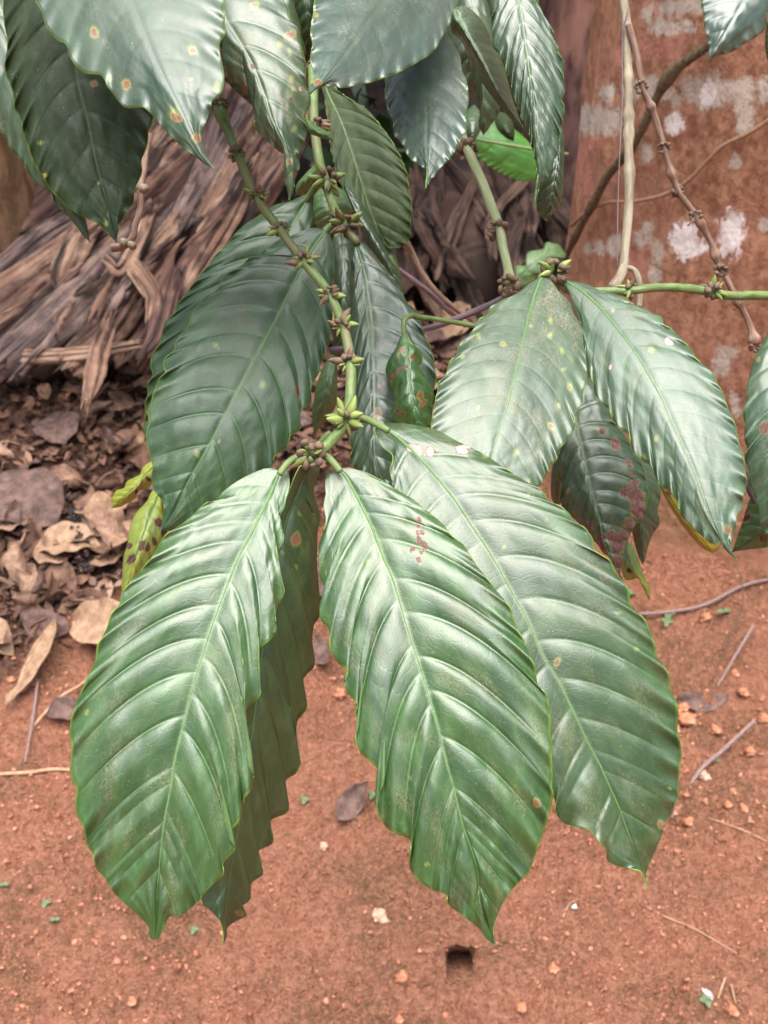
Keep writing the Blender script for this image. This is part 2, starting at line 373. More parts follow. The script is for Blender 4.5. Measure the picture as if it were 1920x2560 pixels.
PINK = [('c',700,830,58,125),('c',760,735,66,50),('c',765,350,26,90),('c',1130,235,120,80),('c',870,300,30,80),('c',1030,830,40,62),('c',1170,640,66,60),
 ('c',720,940,66,76),('c',1460,1210,86,130),('c',1090,50,80,60),('f',1440,640,70,90),('c',980,1340,50,70)]
def make_trunk(name, label, cx, cy, r0, flare, lean, mat, a0=0, a1=6.2832, h=2.6, nr=300, na=360, rough=0.006, z0=-0.05):
    z = np.linspace(z0, h, nr); a = np.linspace(a0, a1, na, endpoint=False)
    A, Z = np.meshgrid(a, z)
    fl = flare*np.exp(-np.clip(Z, 0, 9)/0.10)*(1+0.55*np.sin(A*5+1.3)+0.3*np.sin(A*9))
    n = 0.020*fbm(A*1.2, Z*0.9, 3, 4)+rough*fbm(A*9, Z*4.5, 4, 8, 0.65)+rough*0.35*fbm(A*46, Z*30, 3, 14, .6)
    rr = r0*(1-0.03*Z)+fl+n
    X = cx+lean[0]*Z+rr*np.cos(A); Y = cy+lean[1]*Z+rr*np.sin(A)
    V = np.stack([X, Y, Z], -1).reshape(-1, 3); P = proj(V)
    o = mk(name, V, gridf(nr, na, True)[:, ::-1], mat, attrs=dict(li=blobs(P, LICH), wb=blobs(P, BRI), pk=blobs(P, PINK)) if mat.name == 'red_bark' else None,
           origin=np.array([cx, cy, 0]))
    return tag(o, label, 'tree')
def bark_red():
    s = NT('red_bark'); o = s.oc(); st = s.mapping(o, scale=(1, 1, 0.55))
    n1 = s.noise(o, 5, 5, 0.6); n2 = s.noise(st, 60, 6, 0.7); n3 = s.noise(st, 190, 5, 0.72)
    c = s.mix(s.ss(n2, 0.40, 0.60), (0.27, 0.125, 0.075), (0.43, 0.225, 0.14))
    c = s.mix(s.math('MULTIPLY', s.ss(n1, 0.42, 0.64), 0.6), c, (0.42, 0.21, 0.14))
    crk = s.ss(s.vor(s.mapping(o, scale=(1, 1, 0.45)), 42, 'DISTANCE_TO_EDGE'), 0.0, 0.045, 1.0, 0.0)
    crk = s.math('MULTIPLY', crk, s.ss(s.noise(o, 24, 3), 0.5, 0.66))
    c = s.mix(s.math('MULTIPLY', s.ss(n3, 0.44, 0.30), 0.55), c, (0.10, 0.035, 0.022))
    nz = s.math('MULTIPLY', s.math('SUBTRACT', s.noise(s.mapping(o, scale=(1, 1, .6)), 30, 7, 0.85), 0.5), 5.5)
    pk = s.math('ADD', s.attr('pk'), nz)
    c = s.mix(s.math('MULTIPLY', s.ss(pk, 0.6, 1.1, 1.0, 0.0), 0.55), c, (0.50, 0.21, 0.17))
    li = s.math('ADD', s.attr('li'), nz); sp = s.ss(n3, 0.36, 0.5)
    c = s.mix(s.math('MULTIPLY', s.math('MULTIPLY', s.ss(li, 0.8, 1.5, 1.0, 0.0), s.ss(n3, 0.28, 0.46)), 0.85), c, (0.56, 0.50, 0.43))
    wb = s.math('ADD', s.attr('wb'), nz)
    c = s.mix(s.math('MULTIPLY', s.ss(wb, 0.85, 1.35, 1.0, 0.0), 0.95), c, (0.85, 0.79, 0.77))
    sx = s.n('ShaderNodeSeparateXYZ'); s.L(o, sx.inputs[0])
    gr = s.math('MULTIPLY', s.ss(sx.outputs[2], 0.25, 0.05), s.ss(s.noise(o, 14, 4), 0.35, 0.6))
    c = s.mix(s.math('MULTIPLY', gr, 0.6), c, (0.26, 0.17, 0.08))
    c = s.mix(s.math('MULTIPLY', s.ss(s.math('ADD', sx.outputs[2], s.math('MULTIPLY', s.noise(o, 20, 4), .12)), .10, .22, 1.0, 0.0), .8), c, (0.40, 0.18, 0.11))
    h = s.math('ADD', s.math('ADD', n2, s.math('MULTIPLY', n3, 0.6)), s.math('MULTIPLY', s.noise(o, 26, 4), 1.2))
    return s.pr(c, 0.88, s.bump(h, 0.9, 0.008), 0.15)
TCX, TCY, TR = 2.22*math.sin(math.radians(20.2)), 2.22*math.cos(math.radians(20.2)), 0.385
make_trunk('tree_trunk', 'thick reddish brown trunk with white lichen blotches at right', TCX, TCY, TR, 0.05, (0.0, 0.0), bark_red(), rough=.008)
def on_trunk(p, off=0.0):
    r = ray(np.atleast_2d(p)); a = r[:, 0]**2+r[:, 1]**2; b = -(r[:, 0]*TCX+r[:, 1]*TCY); c = TCX**2+TCY**2-(TR+off)**2
    disc = np.maximum(b*b-a*c, 0); t = (-b-np.sqrt(disc))/a; return CAM+r*t[:, None]
mossb = simple('mossy_bark', (0.13, 0.075, 0.04), (0.30, 0.17, 0.10), 0.9, 22, (1, 1, .5), 0.8, 0.006, 0.15, (0.16, 0.13, 0.06), 'obj')
make_trunk('mossy_trunk', 'mossy tan tree trunk at the left edge behind the leaning dead stem', -1.20, 2.86, 0.235, 0.03, (0.0, 0), mossb, nr=160, na=160)
purp = simple('purple_bark', (0.10, 0.055, 0.05), (0.24, 0.135, 0.12), 0.85, 26, (1, 1, .35), 0.7, 0.005, 0.2, (0.42, 0.22, 0.17), 'obj')
p = on_ground(T('z', (1225, 560))[0]); make_trunk('purplish_trunk', 'purplish trunk standing behind the left side of the lichened tree', p[0]+0.00, p[1]+0.25, 0.16, 0.03, (0.02, 0), purp, nr=120, na=120)

# lianas and shadow-thin vines on the trunk
dkvine = simple('dark_vine', (0.07, 0.045, 0.03), (0.14, 0.10, 0.06), 0.9, 120, (1, 1, 1), 0.5, 0.002, 0.2, (0.10, 0.09, 0.045))
thvine = simple('tan_vine', (0.20, 0.115, 0.07), (0.30, 0.18, 0.11), 0.85, 120)
V_ = on_trunk(T('c', (1400, 190), (1330, 250), (1180, 360), (1090, 490), (1010, 660), (930, 790), (830, 910), (760, 1040), (690, 1170), (640, 1270), (590, 1400)), 0.012)
tag(clean_tube('liana', V_, [.008,.008,.009,.007,.008,.008,.008,.007,.007,.006,.004], dkvine, bumps=[(.18, .5, .02), (.42, .35, .02), (.66, .4, .02), (.83, .35, .02)]), 'dark knotted liana climbing diagonally across the lichened trunk', 'liana')
V_ = on_trunk(T('c', (1700, 590), (1659, 625), (1560, 690), (1420, 760), (1330, 850), (1240, 940), (1120, 1010), (960, 1045), (830, 1050), (720, 1100), (640, 1170)), 0.006)
tag(clean_tube('thin_vine', V_, [.0035]*11, thvine, sides=6), 'thin tan vine curving over the lichened trunk', 'vine')

# ------------------------------------------------------------------ leaning dead stem with loose sheaths (left)
def sheathmat(name, dark, mid, light):
    s = NT(name); u = s.uv(); st = s.mapping(u, scale=(0.07, 1, 1))
    n = s.noise(st, 55, 6, 0.7, 0.6); n2 = s.noise(st, 200, 5, 0.7); b = s.noise(u, 5.5, 4, 0.6)
    c = s.mix(s.ss(n, 0.43, 0.56), dark, mid); c = s.mix(s.math('MULTIPLY', s.ss(b, 0.45, 0.62), s.ss(n2, 0.35, 0.6)), c, light)
    c = s.mix(s.math('MULTIPLY', s.ss(s.noise(u, 18, 4, 0.7), 0.56, 0.7), 0.6), c, (0.05, 0.028, 0.022))
    c = s.mix(s.ss(s.noise(s.mapping(u, scale=(0.05, 1, 1), loc=(3, 7, 0)), 38, 4, .6), .56, .62), c, (0.018, 0.010, 0.008))  # near-black lengthwise streaks paint the shaded gaps between sheets
    return s.pr(c, 0.72, s.bump(s.math('ADD', n, s.math('MULTIPLY', n2, .5)), 0.9, 0.006), 0.3)
SH = [sheathmat('sheath_purple', (0.023, 0.012, 0.010), (0.101, 0.048, 0.039), (0.234, 0.133, 0.098)),
      sheathmat('sheath_tan', (0.035, 0.016, 0.012), (0.172, 0.090, 0.062), (0.343, 0.218, 0.156)),
      sheathmat('sheath_grey', (0.027, 0.017, 0.017), (0.117, 0.074, 0.069), (0.250, 0.168, 0.140))]
ROT = sheathmat('rotten_core', (0.02, 0.012, 0.011), (0.06, 0.032, 0.028), (0.12, 0.07, 0.055))
def ribbon(name, P, wid, mat, parent, curl=0.6, seed=0, nr=90, nc=16, rag=0.14, thick=0.004, twist=0.0):
    P = np.asarray(P, float); Q = crom(P, nr); s0 = np.linspace(0, 1, len(P)); wd = np.interp(np.linspace(0, 1, nr), s0, wid)
    tg = np.gradient(Q, axis=0); L = np.linalg.norm(tg, axis=1).sum(); tg /= np.linalg.norm(tg, axis=1)[:, None]
    V = []; UV = []
    for i in range(nr):
        t = i/(nr-1); view = Q[i]-CAM; view /= np.linalg.norm(view)
        sd_ = np.cross(tg[i], view); sd_ /= np.linalg.norm(sd_); nn = -np.cross(sd_, tg[i]); nn = nn if nn@view < 0 else -nn
        c = np.linspace(-1, 1, nc); tw = twist*math.sin(t*4+seed)
        sdt = sd_*math.cos(tw)+nn*math.sin(tw); nt_ = nn*math.cos(tw)-sd_*math.sin(tw)
        e = 1+rag*fbm(np.full(nc, t*9+seed*3.1), np.sign(c)*2, 4, seed)
        x = c*wd[i]*0.5*e; zz = (-curl*c*c*0.45+0.10*np.sin(c*7+seed)+0.26*fbm(c*4+seed, np.full(nc, t*0.9), 4, seed+3, .6)+0.05*fbm(c*2+seed, np.full(nc, t*9.0), 3, seed))*wd[i]*0.5
        V.append(Q[i]+x[:, None]*sdt+zz[:, None]*nt_+tg[i]*(0.06*fbm(c*5+seed, np.full(nc, 3.), 3, seed)*(1 if t > .5 else -1)*abs(2*t-1)**4)[:, None])
        UV.append(np.stack([np.full(nc, t*L), x], -1))
    o = mk(name, np.vstack(V), gridf(nr, nc), mat, parent, uv=np.vstack(UV)+seed*0.7)
    m = o.modifiers.new('thickness', 'SOLIDIFY'); m.thickness = thick; m.offset = 0
    return o
def Pz(*pd):
    return np.vstack([at(np.array(FR['z'][2]*np.array(p[:2], float)), p[2]) for p in pd])
o0 = on_ground(T('z', (60, 800))[0])
dead = thing('fallen_stem', 'collapsed purplish brown dead stem of torn fibrous sheaths at left', 'dead stem', o0)
core = clean_tube('core', Pz((640, 40, 3.45), (540, 280, 3.12), (400, 480, 2.95), (230, 640, 2.85), (60, 790, 2.80)), [.04, .07, .09, .09, .06], ROT, dead, sides=40, n=60)
strips = [ # points (x, y, depth), widths, material
 ([(690, 60, 3.35), (600, 250, 3.02), (490, 430, 2.85), (370, 600, 2.76), (270, 800, 2.62)], [.16, .17, .16, .13, .10], 1, .9),
 ([(560, 60, 3.3), (470, 290, 3.0), (350, 450, 2.85), (180, 620, 2.78), (-60, 800, 2.68)], [.16, .17, .16, .15, .14], 0, .9),
 ([(620, 90, 3.28), (520, 300, 2.95), (410, 470, 2.8), (290, 590, 2.72), (150, 770, 2.62)], [.10, .11, .11, .12, .15], 2, 1.0),
 ([(520, 130, 3.28), (420, 320, 2.96), (300, 450, 2.8), (120, 580, 2.72), (-60, 700, 2.66)], [.10, .12, .12, .13, .14], 1, .8),
 ([(650, 260, 3.0), (560, 400, 2.84), (450, 560, 2.75), (340, 700, 2.68), (290, 770, 2.6)], [.10, .12, .12, .10, .06], 0, .9),
 ([(430, 240, 3.05), (330, 400, 2.86), (190, 540, 2.76), (40, 650, 2.68), (-60, 720, 2.62)], [.07, .10, .12, .11, .10], 0, .7),
 ([(400, 470, 2.78), (330, 560, 2.68), (240, 700, 2.6), (150, 790, 2.54)], [.06, .09, .10, .07], 1, .6),
 ([(300, 500, 2.76), (240, 570, 2.66), (130, 680, 2.58), (10, 790, 2.52)], [.06, .09, .12, .10], 2, .6),
 ([(210, 480, 2.74), (170, 520, 2.66), (140, 600, 2.62), (180, 640, 2.62)], [.05, .08, .08, .04], 1, .5),
 ([(330, 440, 2.72), (300, 520, 2.64), (260, 580, 2.6), (230, 560, 2.6)], [.04, .05, .05, .03], 1, .3),
 ([(380, 570, 2.62), (360, 640, 2.56), (340, 720, 2.52), (310, 770, 2.48)], [.05, .06, .05, .02], 0, .4),
 ([(-60, 770, 2.56), (60, 772, 2.54), (180, 765, 2.54), (290, 745, 2.56)], [.03, .035, .035, .02], 1, .3),
 ([(-60, 640, 2.66), (30, 560, 2.74), (90, 510, 2.8), (170, 460, 2.86)], [.05, .06, .06, .05], 2, .7),
 ([(240, 690, 2.5), (215, 760, 2.46), (200, 830, 2.42), (190, 870, 2.4)], [.03, .045, .05, .02], 1, .2),
 ([(280, 560, 2.62), (300, 590, 2.56), (330, 640, 2.54), (325, 690, 2.54)], [.03, .05, .045, .02], 1, .4),
 ([(470, 250, 2.98), (430, 380, 2.86), (370, 500, 2.76), (300, 640, 2.64)], [.03, .045, .05, .04], 2, .8),
 ([(520, -60, 3.7), (420, 120, 3.4), (330, 260, 3.15), (200, 400, 2.95), (60, 520, 2.9)], [.22, .24, .24, .20, .16], 0, .9),
 ([(600, -80, 3.7), (520, 60, 3.45), (430, 200, 3.2), (340, 340, 3.0), (250, 450, 2.9)], [.16, .20, .2, .18, .14], 2, 1.0),
 ([(720, -60, 3.7), (660, 60, 3.5), (600, 160, 3.3), (520, 290, 3.1)], [.16, .2, .2, .14], 0, 1.0),
 ([(380, 60, 3.5), (300, 200, 3.3), (220, 330, 3.1), (120, 450, 2.95)], [.14, .18, .18, .12], 0, .8),
 ([(560, 330, 2.88), (500, 470, 2.76), (420, 600, 2.68), (380, 690, 2.62)], [.03, .05, .05, .03], 1, .8)]
for i, (pp, wd, mi, cu) in enumerate(strips):
    ribbon('sheath', Pz(*pp), wd, SH[mi], dead, cu, i+1, thick=0.005)
for i in range(16):
    u = i/15*2-1+R.normal()*.05; ribbon('sheath', Pz((640+u*110, -60, 3.62), (560+u*105, 120, 3.33), (460+u*100, 270, 3.06), (370+u*105, 400, 2.94)), [.06, R.uniform(.05, .09), R.uniform(.05, .09), .03], SH[i % 3], dead, R.uniform(.6, 1.2), i+140, nr=60, nc=12)
for i in range(22):     # loose torn shreds lying along the stem
    t = R.uniform(0, 1); u = R.uniform(-1, 1)
    x = 560*(1-t)+80*t+u*90*(0.7+t*.6); y = 240*(1-t)+700*t+u*55; L = R.uniform(60, 150); a = math.radians(R.uniform(118, 142))
    d = 2.86*(1-t)+2.56*t-0.04
    P_ = [(x, y, d), (x+L*.5*math.cos(a), y+L*.5*math.sin(a), d-.03*R.rand()), (x+L*math.cos(a+R.normal()*.2), y+L*math.sin(a), d-.02)]
    ribbon('shred', Pz(*P_), [.012, R.uniform(.012, .035), .006], SH[i % 3], dead, R.uniform(.3, 1.4), i+30, nr=26, nc=8, rag=.6, thick=0.003, twist=.6)

# ------------------------------------------------------------------ dark fibrous stump and roots (centre, behind)
DK = [sheathmat('rotten_dark', (0.015, 0.008, 0.006), (0.05, 0.025, 0.019), (0.11, 0.06, 0.042)),  # fibre colours darkened to carry the deep shade around the stump
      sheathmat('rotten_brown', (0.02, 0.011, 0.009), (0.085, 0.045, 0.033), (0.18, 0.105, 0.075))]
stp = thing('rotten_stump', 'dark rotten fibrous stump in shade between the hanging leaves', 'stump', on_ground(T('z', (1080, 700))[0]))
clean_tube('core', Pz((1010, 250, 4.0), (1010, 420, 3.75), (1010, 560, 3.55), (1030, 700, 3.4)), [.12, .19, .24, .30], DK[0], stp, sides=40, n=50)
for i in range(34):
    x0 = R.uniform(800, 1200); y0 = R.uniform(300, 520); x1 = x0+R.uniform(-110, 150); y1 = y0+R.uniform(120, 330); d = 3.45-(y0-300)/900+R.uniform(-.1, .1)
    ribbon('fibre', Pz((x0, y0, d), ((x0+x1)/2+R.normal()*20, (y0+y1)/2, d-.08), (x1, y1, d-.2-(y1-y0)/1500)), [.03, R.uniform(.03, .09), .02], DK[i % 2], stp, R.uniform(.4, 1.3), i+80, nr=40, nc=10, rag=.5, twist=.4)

# ------------------------------------------------------------------ dead leaves
def dlmat(name, a, b):
    s = NT(name); u = s.uv(); c = s.mix(s.ss(s.noise(u, 40, 5, .65), .35, .65), a, b)
    v = s.ss(s.math('ABSOLUTE', s.math('SUBTRACT', s.math('FRACT', s.attr('ph')), 0.5)), .43, .48); c = s.mix(s.math('MULTIPLY', v, .4), c, tuple(x*.5 for x in a))
    c = s.mix(s.math('MULTIPLY', s.ss(s.noise(u, 130, 4, .7), .58, .66), .5), c, (0.06, 0.03, 0.02))
    return s.pr(c, 0.68, s.bump(s.noise(u, 160, 4, .6), 0.5, 0.002), 0.3, 0.06)
DL = [dlmat('litter_tan', (0.17, 0.092, 0.062), (0.33, 0.20, 0.14)), dlmat('litter_brown', (0.08, 0.04, 0.027), (0.20, 0.108, 0.072)),
      dlmat('litter_purple', (0.07, 0.04, 0.034), (0.17, 0.10, 0.082)), dlmat('litter_ochre', (0.24, 0.14, 0.085), (0.38, 0.24, 0.155))]
def dead_leaf_mesh(L, W, bend, fold, curl, seed, tipw=1.0):
    nr, nc = 40, 15; t = np.linspace(0, 1, nr)[:, None]; c = np.linspace(-1, 1, nc)[None, :]
    wd = W*(np.sin(np.pi*np.clip(t, .012, .995)**0.85)**0.8)*(1+0.10*fbm(t*4+seed, np.sign(c)*3, 2, seed))
    th = bend*(t-.35)*2; x = L*(np.cumsum(np.cos(th*np.ones_like(c)), axis=0)/nr); z = L*(np.cumsum(np.sin(th*np.ones_like(c)), axis=0)/nr)
    ph = curl*np.abs(c)*(0.4+0.6*np.sin(t*3+seed))+fold
    y = c*wd*np.cos(ph)*1.0; zz = z+np.abs(c)*wd*np.sin(ph)+L*0.09*fbm(t*3+seed, c*1.3, 2, seed)+W*0.07*np.sin(t*22+seed)*np.abs(c)**2
    y = y+L*0.12*np.sin(t*2.4+seed)
    V = np.stack([x-L/2, y, zz], -1).reshape(-1, 3)
    UV = np.stack([t*L*np.ones_like(c), c*wd], -1).reshape(-1, 2)
    PH = (t*9+np.abs(c)*-1.0+.5+0*c).ravel()
    return V, gridf(nr, nc), UV, PH
def rotm(rx, ry, rz): return np.array(Matrix.Rotation(rz, 3, 'Z')@Matrix.Rotation(ry, 3, 'Y')@Matrix.Rotation(rx, 3, 'X'))
protos = []
KN = ['tan', 'brown', 'purplish brown', 'ochre']
def dead_leaf(L, W, bend, fold, curl, seed, mi, loc, rot, label, group=None, name='dead_leaf', stem=None):
    V, F, UV, PH = dead_leaf_mesh(L, W, bend, fold, curl, seed)
    V = V-np.array([0, 0, V[:, 2].min()])
    o = mk(name, V, F, DL[mi], uv=UV, attrs=dict(ph=PH)); m = o.modifiers.new('thickness', 'SOLIDIFY'); m.thickness = 0.0007; m.offset = 0
    if stem is not None: pass
    o.location = loc; o.rotation_euler = rot
    return tag(o, label, 'dead leaf', group)
NLIT = 205
for k in range(14):
    L = [.15, .12, .10, .17, .09, .13, .11][k % 7]
    V, F, UV, PH = dead_leaf_mesh(L, L*[.26, .32, .22, .28, .4, .3][k % 6], R.uniform(-.9, 1.3), R.uniform(-.2, .6), R.uniform(-.4, 1.4), k*3+1)
    V = V-np.array([0, 0, V[:, 2].min()]); me = mk('proto', V, F, DL[k % 4], uv=UV, attrs=dict(ph=PH)); protos.append(me)
shape = ['flat', 'curled', 'folded']
for i in range(NLIT+90):
    if i < NLIT:      # litter at left and centre
        while True:
            px, py = R.uniform(-60, 1180), R.uniform(640, 1400)
            lim = (1400 if i % 4 else 1580)-0.5*max(0, px-60) if px < 700 else 1010-(px-700)*.35
            if px > 1000 and py < 600: continue
            if py < lim and not (px < 380 and py < 730): break
    else:
        px, py = (R.uniform(650, 1250), R.uniform(380, 760)) if i % 3 else (R.uniform(0, 1250), R.uniform(90, 480))
    g = gpt(np.array([px, py])*FR['z'][2]); k = R.randint(14); s0 = protos[k]
    o = s0.copy(); col.objects.link(o); o.name = 'dead_leaf'
    sc_ = R.uniform(.6, 1.25); o.scale = (sc_,)*3; o.rotation_euler = (R.normal()*.35, R.normal()*.35, R.uniform(0, 6.28)); o.location = g+np.array([0, 0, R.uniform(0, .045)])
    tag(o, '%s dead leaf lying in the leaf litter under the hanging branches' % KN[k % 4], 'dead leaf', 'dead leaves of the leaf litter')
for o in protos: bpy.data.objects.remove(o)
# fine litter between the leaves
def fine_litter():
    V = []; F = []; n = 0
    for i in range(5200):
        px, py = (R.uniform(-60, 720), R.uniform(760, 1400)) if i % 2 else (R.uniform(600, 1240), R.uniform(430, 1000))
        if px < 720 and py > 1440-0.55*max(0, px)+40*R.normal(): continue
        g = gpt(np.array([px, py])*FR['z'][2]); L = R.uniform(.006, .03); w_ = R.uniform(.002, .012)
        q = np.array([(-L, 0, 0), (-L*.3, w_, .002), (L*.4, w_*.8, .003), (L, 0, 0), (L*.4, -w_, .001), (-L*.3, -w_*.9, .003)])
        q = q@rotm(R.normal()*.5, R.normal()*.4, R.uniform(0, 6.28)).T+g+np.array([0, 0, R.uniform(.001, .02)])
        V.append(q); F += [(n, n+1, n+4, n+5), (n+1, n+2, n+3, n+4)]; n += 6
    m = simple('fine_litter', (0.05, 0.026, 0.02), (0.19, 0.10, 0.068), .85, 12, (1, 1, 1), .4, .002, .2, (0.33, 0.21, 0.15), 'obj')
    tag(mk('leaf_fragments', np.vstack(V), np.array(F), m, smooth=False), 'small brown leaf fragments carpeting the ground under the dead leaves', 'leaf fragments', kind='stuff')
fine_litter()
# single dead leaves one can point at
G = lambda x, y, dz=.0: gpt(T('z', (x, y))[0], dz)
g = G(1512, 1512); dead_leaf(.105, .022, .4, .15, .3, 3, 2, g+[0, 0, .004], (0.25, 0, math.radians(12)), 'purplish brown dead leaf on bare soil right of the front leaves')
dead_leaf(.085, .026, .5, .3, .5, 5, 2, G(762, 1738)+[0, 0, .006], (0.2, 0, math.radians(38)), 'dark crumpled dead leaf on red soil between the front leaves')
ga, gb = G(82, 1275), G(62, 1655); dead_leaf(.25, .022, .15, .1, .4, 8, 3, (ga+gb)/2+[0, 0, .012], (0.1, -.03, math.atan2(gb[1]-ga[1], gb[0]-ga[0])-.1), 'long tan strap shaped dead leaf at the left edge of litter')
dead_leaf(.10, .045, .4, .1, .2, 9, 0, G(125, 1215)+[0, 0, .02], (-.3, .1, math.radians(-50)), 'broad pale brown dead leaf beside the black seed head')
dead_leaf(.10, .035, .7, .2, .5, 12, 0, G(245, 1215)+[0, 0, .03], (-.5, .1, math.radians(70)), 'tan curled dead leaf beside the yellowing green leaf')
dead_leaf(.11, .03, .6, .2, .6, 13, 1, G(190, 1320)+[0, 0, .008], (.1, 0, math.radians(10)), 'brown rolled dead leaf on the edge of bare soil')
dead_leaf(.08, .028, .6, .2, .4, 14, 2, G(150, 1545)+[0, 0, .006], (.2, 0, math.radians(30)), 'small dark dead leaf by the pale root at left')
dead_leaf(.10, .02, .6, .2, .4, 15, 2, G(700, 1420)+[0, 0, .006], (.2, 0, math.radians(-60)), 'narrow dark dead leaf seen between the two front leaves')
dead_leaf(.13, .05, .3, .1, .3, 17, 0, G(30, 1160)+[0, 0, .03], (-.4, .2, math.radians(40)), 'wide tan dead leaf at the left edge above the strap leaf')

# twigs, roots and seedlings on the soil
twm = simple('grey_twig', (0.16, 0.10, 0.09), (0.30, 0.20, 0.18), .8, 150); rootm = simple('pale_root', (0.36, 0.20, 0.12), (0.52, 0.32, 0.21), .85, 100)
def ground_twig(name, pts, r, mat, label, cat='twig', lift=.004):
    P_ = np.vstack([G(x, y)+[0, 0, lift+(p_[0] if p_ else 0)] for x, y, *p_ in pts]); return tag(clean_tube(name, P_, r, mat, sides=7), label, cat)
ground_twig('twig', [(1622, 1582, .03), (1560, 1635, .02), (1505, 1680, .01), (1450, 1770, 0)], [.0035, .004, .004, .002], twm, 'grey curved twig on the soil at right below the purplish leaf')
ground_twig('twig', [(1545, 1500, .02), (1580, 1440, .02), (1622, 1370, .02)], [.002, .003, .0035], twm, 'short grey twig rising from the purplish dead leaf')
ground_twig('root', [(0, 1675), (60, 1672), (120, 1665), (190, 1670)], [.003, .0035, .003, .0015], rootm, 'pale root across bare soil at the left edge', 'root')
ground_twig('root', [(75, 1580, .01), (130, 1520, .01), (190, 1470), (240, 1400)], [.002, .003, .0025, .002], rootm, 'thin pale branching root beside the small dark leaf', 'root')
ground_twig('root', [(1370, 1330), (1440, 1325), (1520, 1310), (1600, 1270), (1659, 1255)], [.003, .004, .004, .004, .003], twm, 'root running over the soil at the foot of the lichened trunk', 'root')
ground_twig('straw', [(1385, 1955), (1440, 1985), (1500, 2010), (1590, 2062)], [.0008, .0012, .001, .0008], rootm, 'long pale straw on the soil at lower right', 'straw')
ground_twig('straw', [(1655, 1820), (1600, 1795), (1530, 1770)], [.001, .0014, .0008], rootm, 'pale straw on the soil at the right edge below the twig', 'straw')
ground_twig('straw', [(1565, 2115), (1550, 2160)], [.0016, .0012], rootm, 'short upright straw beside the fallen petal at lower right', 'straw')
ground_twig('straw', [(1578, 2130), (1588, 2170)], [.0012, .001], rootm, 'shorter straw right of the upright straw at lower right', 'straw')
ground_twig('straw', [(1215, 1985), (1230, 1955), (1252, 1945)], [.0012, .001, .0008], rootm, 'tiny bent straw beside a white speck on the soil', 'straw')
ground_twig('twig', [(1535, 1480, .01), (1570, 1400, .02), (1600, 1310, .02), (1580, 1230, .03)], [.0012, .0014, .0014, .001], dkvine, 'thin dark upright twig near the foot of the trunk')
ground_twig('twig', [(55, 1650, .0), (75, 1560, .01), (85, 1480, .01)], [.002, .003, .003], twm, 'dark thin stalk under the strap shaped dead leaf')
ground_twig('twig', [(35, 1245, .03), (100, 1100, .05), (112, 1090, .05)], [.0022, .0025, .002], rootm, 'pale straight twig standing in the leaf litter at left')
for i in range(26):
    px, py = R.uniform(0, 520), R.uniform(880, 1330)
    if py > 1400-.5*px: continue
    a = R.uniform(0, 3.14); L = R.uniform(30, 90); q0 = gpt(np.array([px, py])*FR['z'][2], .02); q1 = gpt(np.array([px+L*math.cos(a), py+L*.6*math.sin(a)])*FR['z'][2], .03)
    tag(clean_tube('twig', [q0, (q0+q1)/2+[0, 0, .015], q1], [.0012, .0016, .001], [twm, rootm, dkvine][i % 3], sides=6), 'thin bare twig lying in the leaf litter at left', 'twig', 'twigs in the leaf litter')
# black seed head with a few orange seeds
sh = thing('seed_head', 'black seed head with orange seeds lying in the litter', 'seed head', G(180, 1200))
v0, f0 = icosa(); V = []; F = []; n = 0; V2 = []; F2 = []; n2 = 0
for i in range(150):
    t = R.rand(); c_ = G(172+16*t, 1130+120*t)+np.array([R.normal()*.010, R.normal()*.008, .03+abs(R.normal())*.012]); r_ = R.uniform(.003, .0055)
    if t > .55 and i % 7 == 0: V2.append(v0*r_+c_+[0, 0, .004]); F2.append(f0+n2); n2 += 12
    else: V.append(v0*r_+c_); F.append(f0+n); n += 12
mk('husk', np.vstack(V), np.vstack(F), simple('black_husk', (0.012, 0.01, 0.012), (0.04, 0.028, 0.03), .6, 200), sh)
mk('orange_seed', np.vstack(V2), np.vstack(F2), simple('orange_seed', (0.30, 0.05, 0.025), (0.40, 0.10, 0.05), .5, 200), sh)
# pebbles and clods
def stone(x, y, r, mat, label, cat='clod', group=None, sq=.75):
    bm_v, bm_f = icosa(); 
    # one subdivision
    vs = list(bm_v); cache = {}; fs = []
    def midp(a, b):
        k_ = (min(a, b), max(a, b))
        if k_ not in cache: m_ = (vs[a]+vs[b]); vs.append(m_/np.linalg.norm(m_)); cache[k_] = len(vs)-1
        return cache[k_]
    cur = [tuple(f) for f in bm_f]
    for _ in range(2):
        nx = []
        for a, b, c in cur:
            ab, bc, ca = midp(a, b), midp(b, c), midp(c, a); nx += [(a, ab, ca), (b, bc, ab), (c, ca, bc), (ab, bc, ca)]
        cur = nx; cache = {}
    v = np.array(vs); sd0 = rnd.random()*50; v = v*(1+.75*fbm(v[:, 0]*1.9+sd0, v[:, 1]*1.9+v[:, 2]*1.7, 4, 4, .6)[:, None])*np.array([1, .8+.3*rnd.random(), sq])*r
    q = G(x, y); o = mk('stone' if cat == 'stone' else 'clod', v, np.array(cur), mat); o.location = q+[0, 0, r*.45]; return tag(o, label, cat, group)
clodm = simple('red_clod', (0.34, 0.125, 0.07), (0.52, 0.235, 0.14), .95, 90, (1, 1, 1), .8, .003, .1, (0.58, 0.30, 0.19), 'obj'); palem = simple('pale_stone', (0.40, 0.22, 0.15), (0.55, 0.36, 0.26), .8, 120, use='obj')
stone(1478, 1560, .018, clodm, 'rounded red clod just below the purplish dead leaf')
stone(735, 1502, .013, clodm, 'orange clod in the gap between the two front leaves')
stone(885, 1770+0, .010, clodm, 'small red clod near the dark crumpled leaf')
stone(820, 1985, .012, palem, 'pale oblong stone on the soil below the front leaves', 'stone')
stone(868, 2115, .010, clodm, 'oblong orange clod left of the square hole')
